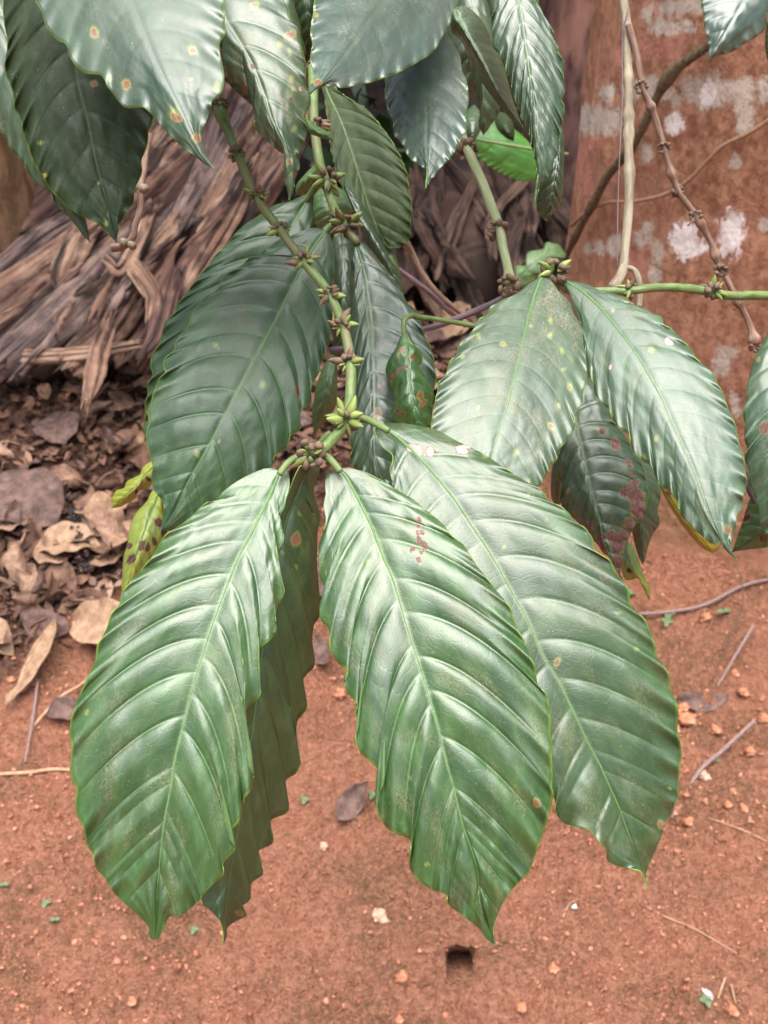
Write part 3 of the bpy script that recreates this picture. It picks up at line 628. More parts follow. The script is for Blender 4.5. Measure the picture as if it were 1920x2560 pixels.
stone(1518, 1680+0, .011, palem, 'pale rounded stone below the curved grey twig', 'stone')
stone(700, 1830, .007, palem, 'small pale stone beside the dark crumpled leaf', 'stone')
stone(1240, 1960, .004, simple('white_speck', (.55, .52, .5), (.65, .62, .6), .6, 50), 'white speck of grit on the soil at lower right', 'stone')
for i in range(32):
    px, py = R.uniform(0, 1659), R.uniform(1300, 2212)
    if i > 8: px, py = R.uniform(1370, 1659), R.uniform(1330, 1800)
    stone(px, py, R.uniform(.005, .012), clodm, 'small clod of red earth on the bare soil', 'clod', 'clods of red earth')
hv, hf, _, hp = dead_leaf_mesh(.03, .006, .3, .2, .3, 3)
o = mk('petal', hv, hf, simple('petal', (.5, .4, .44), (.62, .52, .55), .6, 80), attrs=dict(ph=hp)); o.location = G(1523, 2150)+[0, 0, .006]; o.rotation_euler = (0.3, .3, 2.0); o.modifiers.new('thickness', 'SOLIDIFY').thickness = .0006
tag(o, 'pale lilac fallen petal at lower right of the soil', 'petal')
# seedlings
sgm = simple('seedling_green', (0.08, 0.125, 0.05), (0.15, 0.20, 0.10), .5, 90, transl=.1)
def seedling(x, y, s_, n, label, lobed=False, ang=0):
    s_ *= .72; q = G(x, y); t_ = thing('seedling', label, 'seedling', q); clean_tube('stem', [q, q+[0, 0, s_*.6]], [.0009, .0007], sgm, t_, sides=6)
    for k in range(n):
        a = ang+k*6.283/n+rnd.random()*.4; nr, nc = 12, 7; t = np.linspace(0, 1, nr)[:, None]; c = np.linspace(-1, 1, nc)[None, :]
        wd = s_*.42*np.sin(np.pi*np.clip(t, .02, .99)**.7)**.8*(1+(.45*np.cos(t*13) if lobed else 0))
        X = t*s_+0*c; Y = c*wd; Z = s_*(.55+.25*t-.4*t*t)+np.abs(c)*wd*.3
        v = np.stack([X, Y, Z], -1).reshape(-1, 3)@rotm(0, 0, a).T+q
        lf = mk('leaf', v, gridf(nr, nc), sgm, t_); lf.modifiers.new('thickness', 'SOLIDIFY').thickness = .0004
seedling(1440, 1345, .035, 2, 'single ivy like green leaf on soil near the trunk', True, 1.2)
seedling(1350, 1290, .03, 3, 'dark green seedling below the brown blotched leaf')
seedling(1562, 1327, .022, 2, 'dull green seedling near the thin upright twig')
seedling(1525, 2165, .016, 4, 'tiny pinnate seedling at the lower right corner', False, 1.5)
seedling(100, 1955, .013, 3, 'tiny bluish green seedling on soil below left leaf'); seedling(120, 1990, .012, 2, 'smaller seedling just below the tiny bluish green one')
seedling(658, 1732, .014, 3, 'tiny green seedling left of the dark crumpled leaf'); seedling(805, 1722, .015, 3, 'tiny green seedling at the tip of the dark crumpled leaf')
seedling(420, 2012, .012, 3, 'tiny green seedling beneath the tip of the left leaf'); seedling(10, 1915, .012, 2, 'tiny green seedling at the left edge of the soil')
seedling(1460, 1760, .012, 2, 'tiny green seedling below the curved grey twig') if False else seedling(1545, 1648, .013, 2, 'tiny green seedling beside the curved grey twig')

# ------------------------------------------------------------------ undergrowth far behind
def undergrowth():
    V = []; F = []; n = 0
    for i in range(5200):
        a = R.uniform(-1.1, 1.1); d = R.uniform(3.9, 7.0); x = math.sin(a)*d; y = math.cos(a)*d; z = abs(R.normal())*0.9+.02
        if z > 2.7: continue
        L = R.uniform(.06, .16); w_ = L*.22
        t = np.array([0, .25, .6, 1.0]); q = np.array([(0, 0, 0), (L*.3, w_, .01), (L*.7, w_*.8, 0), (L, 0, -.02), (L*.7, -w_*.8, 0), (L*.3, -w_, .01)])
        q = q@rotm(R.normal()*.6, R.uniform(-.3, 1.3), R.uniform(0, 6.28)).T+np.array([x, y, z]); V.append(q); F += [(n, n+1, n+4, n+5), (n+1, n+2, n+3, n+4)]; n += 6
    m = simple('undergrowth_green', (0.018, 0.04, 0.012), (0.045, 0.095, 0.025), .5, 3, use='obj', transl=.1)
    tag(mk('undergrowth', np.vstack(V), np.array(F), m, smooth=False), 'dim leafy undergrowth far behind the hanging branches', 'undergrowth', kind='stuff')
undergrowth()

# unseen leaf mass added above the frame to shade the background
def shade_leaves():
    V = []; F = []; n = 0
    for i in range(7000):
        x = R.uniform(-1.5, .45); y = R.uniform(2.8, 5.2); z = R.uniform(2.5, 3.5)
        if vnoise(x*1.8, y*1.8+z, 3) < -.22: continue
        L = R.uniform(.14, .26); w_ = L*.24
        q = np.array([(0, 0, 0), (L*.3, w_, .01), (L*.7, w_*.8, 0), (L, 0, -.03), (L*.7, -w_*.8, 0), (L*.3, -w_, .01)])
        q = q@rotm(R.normal()*.5, R.uniform(-.3, .9), R.uniform(0, 6.28)).T+np.array([x, y, z]); V.append(q); F += [(n, n+1, n+4, n+5), (n+1, n+2, n+3, n+4)]; n += 6
    tag(mk('shade_foliage', np.vstack(V), np.array(F), bpy.data.materials['undergrowth_green'], smooth=False), 'added unseen leaves overhead shading the dead stem and litter', 'foliage', kind='stuff')
shade_leaves()

# ------------------------------------------------------------------ living leaves
def leaf(parent, mid, left, right, db, dt, mat, under, rim, nv=11, arch=0.02, roll=0.0, fold=0.012, vl=None, vr=None, aL=.17, aR=.17,
         pil=.0016, ruf=.003, rows=150, cols=22, sp=(), sy=(), br=(), wh=(), label=None, seed=0, rib=True, wav=6.5, ripples=0.0, c0=.30, name='leaf', drop=None):
    M0 = crom(mid, 400); Lm = crom(np.vstack([M0[:1], left, M0[-1:]]), 800); Rm = crom(np.vstack([M0[:1], right, M0[-1:]]), 800)
    tt = np.linspace(0, 1, rows)
    def vt(vs):
        if vs is None: 
            k = np.arange(1, nv+1)/(nv+1.0); return np.clip(k**0.96+R.normal(size=nv)*0.006, .02, .98)
        r = []
        for p in vs:
            r.append(np.argmin(np.hypot(M0[:, 0]-p[0], M0[:, 1]-p[1]) if p[0] > -9000 else np.abs(M0[:, 1]-p[1]))/399.0)
        r = sorted(set(np.round(r, 4))); return np.array([v for v in r if 0.01 < v < .985])
    mpx = np.stack([np.interp(tt, np.linspace(0, 1, 400), M0[:, k]) for k in (0, 1)], -1)
    tg = np.gradient(mpx, axis=0); tg /= np.linalg.norm(tg, axis=1)[:, None]+1e-9
    def side(E, vs, a, sgn):
        tv = vt(vs); knots = np.r_[0, tv, 1]; vals = np.arange(len(knots)).astype(float)
        if len(knots) > 2:
            d0 = np.median(np.diff(tv)) if len(tv) > 1 else .1
            vals[0] = 1-min(1.0, tv[0]/d0); vals[-1] = vals[-2]+min(1.0, (1-tv[-1])/d0)*.98
        ph = np.interp(tt, knots, vals)+.5-1e-4
        f = tt+1.05*a*np.sin(np.pi*np.power(tt, .7))
        e = np.stack([np.interp(f, np.linspace(0, 1, 800), E[:, k]) for k in (0, 1)], -1)
        u = np.linspace(0, 1, cols)**0.9; u = u[None, :, None]
        P0 = mpx[:, None, :]; P2 = e[:, None, :]; ln = np.linalg.norm(P2-P0, axis=2, keepdims=True)
        P1 = (P0+P2)/2-c0*ln*tg[:, None, :]*np.sin(np.pi*np.clip(tt*1.15+.06, 0, 1))[:, None, None]
        P = (1-u)**2*P0+2*u*(1-u)*P1+u*u*P2
        lp = np.hypot(*(M0[-1]-M0[0])); arc = np.r_[0, np.cumsum(np.hypot(*np.diff(e, axis=0).T))]; o_ = e-mpx; o_ /= np.linalg.norm(o_, axis=1)[:, None]+1e-6
        wa = wav*min(1., lp/900.)*np.clip(tt/.06, 0, 1)*np.clip((1-tt)/.07, 0, 1)*(.35+1.3*np.clip(vnoise(tt*7+seed*5+sgn*3, tt*0+seed, 3)+.5, 0, 1))
        e = e+o_*(wa*np.sin(arc/arc[-1]*2*np.pi*19+2.2*vnoise(tt*9+seed+sgn*7, tt*0, 8)*2+seed))[:, None]
        kw = max(5, rows//9); ker = np.hanning(2*kw+1); ker /= ker.sum(); pad = np.pad(e, ((kw, kw), (0, 0)), 'edge')
        sm = np.stack([np.convolve(pad[:, k], ker, 'valid') for k in (0, 1)], -1); outw = e-mpx; outw /= np.linalg.norm(outw, axis=1)[:, None]+1e-6
        dev = np.clip(((e-sm)*outw).sum(1), -14, 14)*np.clip(tt/.08, 0, 1)*np.clip((1-tt)/.1, 0, 1)
        dd = np.diff(knots); loc = np.interp(tt, (knots[1:]+knots[:-1])/2, np.clip(dd/np.median(dd), .15, 1.3)) if len(dd) > 2 else np.ones(rows)
        return P, ph, u[0, :, 0], loc, dev
    PL, phL, u, lcL, dvL = side(Lm, vl, aL, -1); PR, phR, _, lcR, dvR = side(Rm, vr, aR, 1)
    P = np.concatenate([PL[:, ::-1], PR[:, 1:]], 1); us = np.r_[-u[::-1], u[1:]][None, :]; nc = P.shape[1]
    PH = np.concatenate([np.repeat(phL[:, None], cols, 1), np.repeat(phR[:, None], cols-1, 1)], 1)
    au = np.abs(us); t2 = tt[:, None]
    Lpx = np.hypot(*(M0[-1]-M0[0])); dm = (db+dt)/2; Lm_ = Lpx/1280*TH*dm            # length in metres
    ax = M0[-1]-M0[0]; tq = ((P-M0[0])@ax)/(ax@ax); tq = np.clip(tq, -.15, 1.05); tp = np.clip(tq, 0, 1)
    prof = db+(dt-db)*tq
    D = prof-arch*4*tq*(1-tq)+roll*us+fold*au**1.6*np.sin(np.pi*np.clip(tp, 0.03, .97))**.7
    DV = np.concatenate([np.repeat(dvL[:, None], cols, 1), np.repeat(dvR[:, None], cols-1, 1)], 1)*dm*TH/1280
    env = np.sin(np.pi/2*np.clip(au/.42, 0, 1))**.9*np.clip((.97-au)/.28, 0, 1)**.8*np.clip(t2/.06, 0, 1)*np.clip((1-t2)/.08, 0, 1)
    fr = (PH-.5) % 1.0
    bulge = (np.sin(np.pi*np.clip(fr, 0, 1))**.5)*(1.0+.30*np.cos(np.pi*fr))-.22*np.exp(-(np.minimum(fr, 1-fr)/.035)**2)
    LC = np.concatenate([np.repeat(lcL[:, None], cols, 1), np.repeat(lcR[:, None], cols-1, 1)], 1)
    crowd = np.clip(1-np.clip(t2-.55, 0, 1)*au*1.6, .15, 1)
    hgt = pil*LC*crowd*bulge*env*(1+.5*vnoise(tq*14+seed, us*2+seed, 5))
    hgt = hgt+0.0010*fbm(tq*9+seed*3, us*4+seed, 3, 7)*env+ripples*fbm(t2*5+seed, us*2, 2, 3)
    rf = np.clip((au-.68)/.32, 0, 1)**1.6
    hgt = hgt-DV*1.0*rf
    hgt = hgt+ruf*.22*rf*np.sin(2*np.pi*(PH*1.15)+1.2*np.sin(seed+us*3)+2*vnoise(t2*6+seed, us*0+seed, 9))*np.clip((1-t2)/.1, 0, 1)*np.clip(t2/.06, 0, 1)
    hgt = hgt-.0006*np.exp(-(au/.06)**2)
    D = D-hgt
    V = at(P, D).reshape(-1, 3)
    F = gridf(rows, nc); vn = np.cross(V[F[:, 1]]-V[F[:, 0]], V[F[:, 3]]-V[F[:, 0]]); 
    if ((vn*(CAM-V[F[:, 0]])).sum(1)).sum() < 0: F = F[:, ::-1]
    sc_ = dm*TH/1280
    UV = np.stack([t2*Lpx*sc_+0*us, ((P-mpx[:, None])**2).sum(-1)**.5*sc_*np.sign(us)], -1).reshape(-1, 2)+seed*.37
    def sdf(lst):
        out = np.full(P.shape[:2], 4.0)
        for x, y, r in lst:
            q = math.sin(x*1.7+y*.9)*2; k = 1.0+.45*abs(math.sin(y*2.3+x)); dx = P[..., 0]-x; dy = P[..., 1]-y; ca, sa = math.cos(q), math.sin(q)
            out = np.minimum(out, np.hypot((dx*ca+dy*sa)/k, (-dx*sa+dy*ca)*math.sqrt(k))/r)
        return out.ravel()
    AT = dict(ph=PH.ravel(), uu=(au+0*t2).ravel(), sp=sdf(sp), sy=sdf(sy), br=sdf(br), wh=sdf(wh))
    o = mk(name, V, F, [mat, under, rim], parent, uv=UV, attrs=AT)
    m = o.modifiers.new('thickness', 'SOLIDIFY'); m.thickness = .00045; m.offset = -1; m.material_offset = 1; m.material_offset_rim = 2
    if label: o['label'] = label
    if rib:
        k = np.linspace(0, rows-1, 40).astype(int); mc = cols-1
        Q = V.reshape(rows, nc, 3)[:, mc][k]; toC = CAM-Q; toC /= np.linalg.norm(toC, axis=1)[:, None]
        rr = np.interp(np.linspace(0, 1, 40), [0, .3, 1], [.0010, .00045, .00012])*(rib if rib is not True else 1)
        clean_tube('midrib', Q-toC*rr[:, None]*.35, rr, RIB, o, sides=8, n=80)
    return o
def S3(lst):      # frame-tagged marks (x, y, radius) -> source pixels
    out = []; fr = FR['s']
    for a in lst:
        if isinstance(a, str): fr = FR[a]
        else: out.append((fr[0]+a[0]*fr[2], fr[1]+a[1]*fr[2], a[2]*fr[2]))
    return out
def Y(fr, *ys):
    f = FR[fr]; return [(-9999, f[1]+y*f[2]) for y in ys]
RIM = simple('leaf_rim', (0.16, 0.30, 0.03), (0.24, 0.38, 0.05), .45, 60)
RIB = simple('rib_green', (0.085, 0.18, 0.045), (0.13, 0.24, 0.07), .42, 120, spec=.5)
UND = undermat('underside', (0.085, 0.15, 0.05)); UNDY = undermat('underside_yellow', (0.33, 0.25, 0.03))
STEM = simple('stem_green', (0.085, 0.135, 0.035), (0.155, 0.215, 0.075), .5, 110, (1, 1, 1), .4, .0008, .4, (0.16, 0.15, 0.07))
STEMB = simple('stem_barky', (0.17, 0.135, 0.09), (0.31, 0.26, 0.185), .75, 90, (.35, 1, 1), .6, .0012, .3, (0.17, 0.12, 0.085))
STEMP = simple('stem_mottled', (0.20, 0.24, 0.11), (0.32, 0.33, 0.20), .7, 80, (.4, 1, 1), .5, .001, .3, (0.14, 0.09, 0.085))
TWB = simple('twig_brown', (0.125, 0.07, 0.05), (0.27, 0.17, 0.13), .8, 120, (.4, 1, 1), .6, .001, .3)
TWP = simple('twig_purple', (0.085, 0.06, 0.075), (0.19, 0.14, 0.155), .6, 120, (.3, 1, 1), .4, .0008, .4)
BUD = simple('bud_green', (0.12, 0.18, 0.04), (0.27, 0.32, 0.10), .5, 160, (.3, 1, 1), .3, .0005, .4, (0.17, 0.10, 0.045))
BRACT = simple('bract_brown', (0.085, 0.055, 0.04), (0.20, 0.13, 0.085), .7, 200, bump=.5)

MA = leafmat('leaf_front', (0.020, 0.061, 0.011), (0.034, 0.090, 0.017), .40, seed=1, dust=.5, transl=.12, coat=0.28)
MB_ = leafmat('leaf_front_centre', (0.019, 0.060, 0.011), (0.034, 0.089, 0.016), .39, seed=2, transl=.12, dust=.5, coat=0.28)
MC = leafmat('leaf_front_right', (0.024, 0.058, 0.015), (0.037, 0.080, 0.022), .41, seed=3, transl=.15, dust=.45, coat=0.28)
MHD = leafmat('leaf_hanging_dull', (0.030, 0.066, 0.016), (0.045, 0.088, 0.020), .50, veinamt=.25, seed=4, dust=.3)
MD = leafmat('leaf_dark', spec=.5, c1=(0.027, 0.061, 0.024), c2=(0.040, 0.083, 0.032), rough=.42, veinamt=.30, vein=(0.12, .22, .07), seed=5, dust=.12, coat=0.25)
ME = leafmat('leaf_mid', (0.024, 0.050, 0.022), (0.036, 0.070, 0.029), .38, veinamt=.45, seed=6, dust=.2, coat=0.25)
MF = leafmat('leaf_pale_dusty', (0.030, 0.061, 0.026), (0.047, 0.083, 0.036), .47, veinamt=.35, vein=(.15, .25, .11), seed=7, dust=.75, coat=0.35)
MG = leafmat('leaf_pale', (0.029, 0.063, 0.030), (0.043, 0.085, 0.040), .46, veinamt=.30, vein=(.15, .24, .10), seed=8, dust=.4, coat=0.35)
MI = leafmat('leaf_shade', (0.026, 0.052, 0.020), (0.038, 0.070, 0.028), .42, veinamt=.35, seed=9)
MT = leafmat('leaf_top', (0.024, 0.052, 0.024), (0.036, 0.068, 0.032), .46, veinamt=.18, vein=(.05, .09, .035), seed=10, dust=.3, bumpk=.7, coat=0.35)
MT2 = leafmat('leaf_top_dark', (0.016, 0.030, 0.010), (0.024, 0.040, 0.014), .45, veinamt=.12, vein=(.05, .09, .03), seed=11, dust=.05, spec=.3)  # darker top leaf, its shade put into the base green
MT4 = leafmat('leaf_top_grey', (0.037, 0.066, 0.045), (0.052, 0.083, 0.058), .36, veinamt=.25, vein=(.055, .09, .045), spec=1.0, seed=12, dust=.3, coat=0.35)  # base green lightened and greyed in place of sky sheen
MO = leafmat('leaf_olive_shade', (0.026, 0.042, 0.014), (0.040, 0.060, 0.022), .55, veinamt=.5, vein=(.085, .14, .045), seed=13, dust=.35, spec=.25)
MY = leafmat('leaf_yellowing', (0.12, 0.21, 0.05), (0.20, 0.29, 0.07), .5, veinamt=.5, vein=(.25, .33, .08), seed=14, yell=.75, transl=.25)
MP = leafmat('leaf_young', (0.055, 0.125, 0.03), (0.085, 0.165, 0.045), .5, veinamt=.4, seed=15, transl=.2)
MJ = leafmat('leaf_spotted', (0.028, 0.085, 0.016), (0.045, 0.115, 0.02), .38, veinamt=.25, seed=16, dust=.2)
MH = leafmat('leaf_heart', (0.055, 0.20, 0.02), (0.08, 0.26, 0.03), .5, veinamt=.2, seed=17, transl=.35, dust=.0, bumpk=.4)
def stem(parent, pts, r, mat, bumps=None, name='stem', n=None, sides=14, sub=None):
    """pts (x, y, depth) in source pixels"""
    p = np.array(pts, float); Q = at(p[:, :2], p[:, 2]); return clean_tube(name, Q, r, mat, sub or parent, sides=sides, n=n or len(p)*14, bumps=bumps)
def TD(*args):
    out = []; fr = FR['s']
    for a in args:
        if isinstance(a, str): fr = FR[a]
        else: out.append((fr[0]+a[0]*fr[2], fr[1]+a[1]*fr[2], a[2]))
    return out
def bud_cluster(parent, fr, x, y, d, n, size, spread=(-1.0, 1.0), seed=0, dry=False, dirs=None, collar=.0024):
    """a collar of bracts (the part) with its pointed buds (sub-parts)"""
    c = at(T(fr, (x, y))[0], d); rs = np.random.RandomState(seed+100)
    V = []; F = []; k0 = 0; v0, f0 = icosa()
    for i in range(9):
        a = i*.7; e = np.array([math.cos(a), rs.uniform(-.5, .5), math.sin(a)])*collar*1.0
        v = (v0*np.array([1, .5, .8])*collar*rs.uniform(.45, .8))@rotm(*rs.uniform(0, 3, 3))+c+e; V.append(v); F.append(f0+k0); k0 += 12
    o = mk('bud_cluster', np.vstack(V), np.vstack(F), BRACT, parent)
    for i in range(n):
        if dirs: ang, tl = dirs[i % len(dirs)], rs.uniform(-.5, .1)
        else: ang, tl = rs.uniform(0, 6.28), rs.uniform(-.9, .2)
        dr = math.cos(ang)*RT+math.sin(ang)*UP; dr = dr*math.cos(tl)+FW*math.sin(tl); L = size*rs.uniform(.38, .92); w_ = L*rs.uniform(.17, .24)
        dr /= np.linalg.norm(dr); s1 = np.cross(dr, FW+.1); s1 /= np.linalg.norm(s1); s2 = np.cross(dr, s1); bend = (s1*rs.normal()+s2*rs.normal())*.12*L
        t = np.linspace(0, 1, 12); rr = w_*np.sin(np.pi*np.clip(t, .0, 1)**.75*.96+.06)**.8; rr[-1] = .00008; Vb = []
        a = np.linspace(0, 6.2832, 9, endpoint=False)
        for j in range(12):
            q = c+dr*(collar*.4+t[j]*L)+bend*t[j]**2; ra = rr[j]*(1+.12*np.cos(3*a)); Vb.append(q+np.cos(a)[:, None]*ra[:, None]*s1+np.sin(a)[:, None]*ra[:, None]*s2)
        Vb = np.vstack(Vb); UVb = np.stack([np.repeat(t*L, 9), np.tile(a/6.28*w_*6, 12)], -1)+seed*.1+i*.03
        mk('bud', Vb, gridf(12, 9, True), BRACT if (dry or rs.rand() < .15) else BUD, o, uv=UVb)
    return o
def branch(name, label, anchor, group=None, cat='branch'): return thing(name, label, cat, anchor, group)

# ---- main hanging branch with the four front leaves
B1 = branch('coffee_branch', 'hanging coffee branch with three big glossy green leaves spread at its tip', at(np.array([545., -250.]), .62))
stem(B1, TD('a', (1020, -700, .66), (1060, 100, .60), (1130, 520, .575), (1190, 700, .57), (1240, 820, .565), (1320, 1010, .56), (1450, 1190, .55), (1570, 1350, .545),
     'b', (440, 1490, .54), (500, 1600, .535), 'e', (545, 480, .525), (575, 660, .515), (566, 880, .505), (552, 945, .50), (500, 1010, .495), (430, 1085, .49), (370, 1110, .488)),
     [.0032, .0030, .0028, .0026, .0024, .0024, .0024, .0024, .0024, .0024, .0024, .0027, .0026, .0027, .0026, .0025, .0022], STEM, n=240,
     bumps=[(.385, .5, .006), (.475, .45, .006)])
for args in [('a',1145,545,.573,0,.004,1,True), ('a',1225,795,.566,1,.006,2,False), ('b',90,1010,.558,3,.0085,3,False), ('b',210,1190,.552,4,.0085,4,False), ('b',330,1345,.545,7,.0095,5,False),
             ('b',460,1520,.538,6,.009,6,False), ('e',525,445,.527,8,.0095,7,False), ('e',560,635,.517,8,.0095,8,False), ('e',548,930,.498,14,.0125,9,False)]:
    fr, x, y, d, n, sz, sd_, dry = args
    bud_cluster(B1, fr, x, y, d-.002, n, sz, seed=sd_, dry=dry, collar=.0034 if n < 10 else .0045, dirs=None if n > 9 else ([.2, -.35, 2.9, 3.6, .7, 4.2, 1.2] if sd_ != 2 else [-.4]))
bud_cluster(B1, 'e', 365, 1110, .484, 9, .0085, seed=20, collar=.005)
# petioles then leaves
def petiole(parent, pts, r=(.0020, .0018, .0016), mat=None): return stem(parent, pts, list(np.interp(np.linspace(0, 1, len(pts)), [0, .5, 1], r)), mat or STEM, name='petiole', n=24, sides=10)
petiole(B1, TD('e', (345, 1115, .490), (300, 1125, .489), (240, 1165, .487), (205, 1215, .485)))
leafA = leaf(B1, T('d', (1455,1195), (1400,1320), (1300,1530), (1235,1650), 'g', (1135,660), (1075,830), (1010,1040), (960,1230), (910,1430), 'j', (885,430), (855,590), (840,700), (825,850), (812,1000), (812,1120), (803,1224)),
 T('d', (1400,1180), (1330,1200), (1230,1250), (1150,1310), (1125,1350), (1080,1360), (1030,1392), (985,1440), (900,1500), (850,1540), (790,1640), 'g', (735,465), (690,510), (632,590), (620,640), (575,700), (550,775), (505,860), (490,950), (445,1030), (435,1075), (405,1130), (385,1190), (360,1290), (370,1400), (362,1500), (372,1560), 'j', (395,439), (388,510), (395,570), (430,640), (450,730), (480,780), (497,850), (545,905), (580,965), (615,1005), (670,1055), (740,1120), (770,1160), (775,1205), (790,1222)),
 T('d', (1490,1185), (1502,1240), (1497,1300), (1480,1350), (1478,1385), (1450,1430), (1460,1500), (1470,1560), (1440,1620), 'g', (1440,410), (1440,470), (1465,540), (1470,600), (1440,660), (1425,720), (1435,780), (1400,830), (1350,870), (1338,920), (1340,980), (1352,1060), (1345,1120), (1310,1160), (1268,1200), (1262,1260), (1280,1330), (1255,1390), (1245,1430), (1290,1490), (1318,1550), 'j', (1300,450), (1262,495), (1260,560), (1230,620), (1190,665), (1190,710), (1218,755), (1160,825), (1155,890), (1110,930), (1075,965), (1040,1010), (1000,1050), (940,1095), (880,1105), (850,1160), (825,1210)),
 .492, .452, MA, UND, RIM, vl=Y('g',-95,30,120,225,320,495,655,830,1000,1220,1490)+Y('j',410,605,690,850), vr=Y('g',-20,90,205,345,520,720,915,1100,1285,1505)+Y('j',555,625,720,860), aL=.19, aR=.235,
 arch=.017, roll=.0, fold=.002, pil=.0017, ruf=.0042, rows=260, cols=34, seed=1, sp=S3(['g',(450,1205,11),(1328,208,7)]), sy=S3(['g',(1018,400,22),(400,1340,12),(1185,1550,12),(450,1205,22),'j',(890,595,9)]), name='leaf')
petiole(B1, TD('e', (385, 1120, .491), (440, 1120, .489), (480, 1150, .486), (520, 1200, .484)))
leafB = leaf(B1, T('e', (505,1185), (540,1215), (590,1300), (640,1400), (680,1480), (740,1640), 'h', (790,510), (830,640), (880,810), (925,940), (960,1060), (1000,1190), (1040,1340), (1080,1500), 'k', (1105,430), (1150,610), (1190,720), (1230,850), (1240,950), (1265,1080), (1300,1180), (1322,1250)),
 T('e', (480,1185), (455,1205), (440,1260), (445,1320), (432,1380), (445,1440), (440,1500), 'h', (430,280), (410,330), (405,380), (415,440), (412,500), (440,560), (420,610), (412,680), (422,735), (460,770), (465,830), (475,900), (520,960), (562,985), (558,1020), (542,1060), (560,1110), (610,1165), (602,1210), (615,1270), (602,1340), (620,1410), (680,1465), (735,1520), (747,1560), (725,1620), 'k', (712,470), (698,530), (730,590), (750,630), (800,670), (870,695), (885,720), (888,770), (880,850), (930,920), (1000,965), (1070,990), (1080,1040), (1140,1085), (1190,1125), (1240,1165), (1270,1210)),
 T('e', (545,1175), (600,1190), (660,1205), (700,1230), (760,1260), (830,1305), (900,1345), (950,1390), (990,1420), (1060,1480), (1100,1540), (1150,1570), (1180,1610), 'h', (1225,440), (1275,500), (1310,550), (1370,620), (1410,680), (1420,720), (1440,780), (1470,830), (1500,900), (1530,980), (1545,1060), (1590,1120), (1605,1190), (1612,1260), (1610,1320), (1625,1400), (1615,1450), 'k', (1622,380), (1618,440), (1622,490), (1600,580), (1580,650), (1555,720), (1530,790), (1500,870), (1440,930), (1395,985), (1360,1040), (1330,1110), (1312,1170)),
 .490, .445, MB_, UND, RIM, vl=Y('e',1250)+Y('h',100,205,325,415,620,855,995,1155,1370)+Y('k',435,515,645,945), vr=Y('e',1230)+Y('h',80,170,305,510,690,915,1085,1320)+Y('k',430,560,630,720,940), aL=.235, aR=.235,
 arch=.017, roll=.0, fold=.002, pil=.0018, ruf=.0040, rows=260, cols=34, seed=2, sp=S3(['k',(1540,512,17),(970,832,7),'h',(998,893,9)]), sy=S3(['h',(825,370,16),(605,365,12),(665,425,20),(448,480,14),(1170,858,14),'k',(880,385,16),(970,832,18),(1468,578,9),(1425,542,8)]),
 br=S3(['h',(930,205,15),(925,240,10),(918,270,12),(946,272,13),(930,312,17),(958,340,19),(893,360,17),(940,375,13),(925,412,16),(935,440,9)]))
petiole(B1, TD('e', (600, 920, .500), (660, 932, .497), (710, 955, .494), (770, 990, .491)))
leafC = leaf(B1, T('e', (715,957), (800,1010), (900,1100), (1000,1210), (1100,1330), 'i', (110,220), (230,400), (340,600), (410,720), (480,890), (570,1040), (630,1160), (710,1330), (790,1480), 'l', (800,345), (880,520), (930,650), (980,780), (1010,850), (1033,962)),
 T('e', (700,970), (705,1010), (740,1075), (790,1110), (795,1150), (780,1190), (785,1240), 's', (985,1222), (1000,1350), (1055,1500), (1130,1650), (1230,1800), (1320,1920), 'l', (545,480), (560,560), (595,615), (660,635), (735,655), (780,710), (820,750), (825,810), (880,840), (960,855), (1000,865), (1018,900)),
 T('e', (760,950), (850,950), (930,965), (1010,980), (1070,1010), (1130,1045), (1200,1075), (1290,1125), (1340,1160), (1400,1200), (1480,1250), (1540,1280), 'i', (460,35), (500,65), (520,105), (570,130), (620,165), (660,215), (710,250), (750,300), (765,365), (800,395), (850,430), (870,480), (900,515), (940,570), (950,650), (1000,700), (1035,750), (1060,810), (1080,880), (1085,920), (1125,970), (1150,1030), (1155,1090), (1185,1150), (1195,1230), (1190,1290), (1205,1370), (1212,1430), (1200,1500), 'l', (1195,430), (1190,490), (1160,560), (1130,610), (1110,680), (1075,760), (1045,830), (1027,885)),
 .515, .476, MC, UND, RIM, vr=Y('e',1010,1120,1235,1335)+Y('i',90,220,410,625,840,1030,1230,1400,1505)+Y('l',340,545), vl=Y('e',1080,1190)+Y('i',60,180,320,540,770,960,1180,1340,1415)+Y('l',450,560), aL=.09, aR=.18,
 arch=.018, roll=.006, fold=.002, pil=.0013, ruf=.0042, rows=250, cols=32, seed=3, sp=S3(['i',(565,945,14),'l',(1108,628,18),'e',(1275,1110,9)]),
 sy=S3(['i',(978,875,20),(882,688,18),(510,205,16),(290,345,16),(565,945,30),(418,75,14),(1150,1600,12),'e',(1275,1110,26)]), wh=S3(['e',(895,1078,28),(925,1092,26),(985,1098,26),(1150,1088,30),(1180,1068,17)]), label='front right leaf with pale lesions near its base')
petiole(B1, TD('e', (375, 1135, .497), (368, 1160, .502), (350, 1190, .508)))
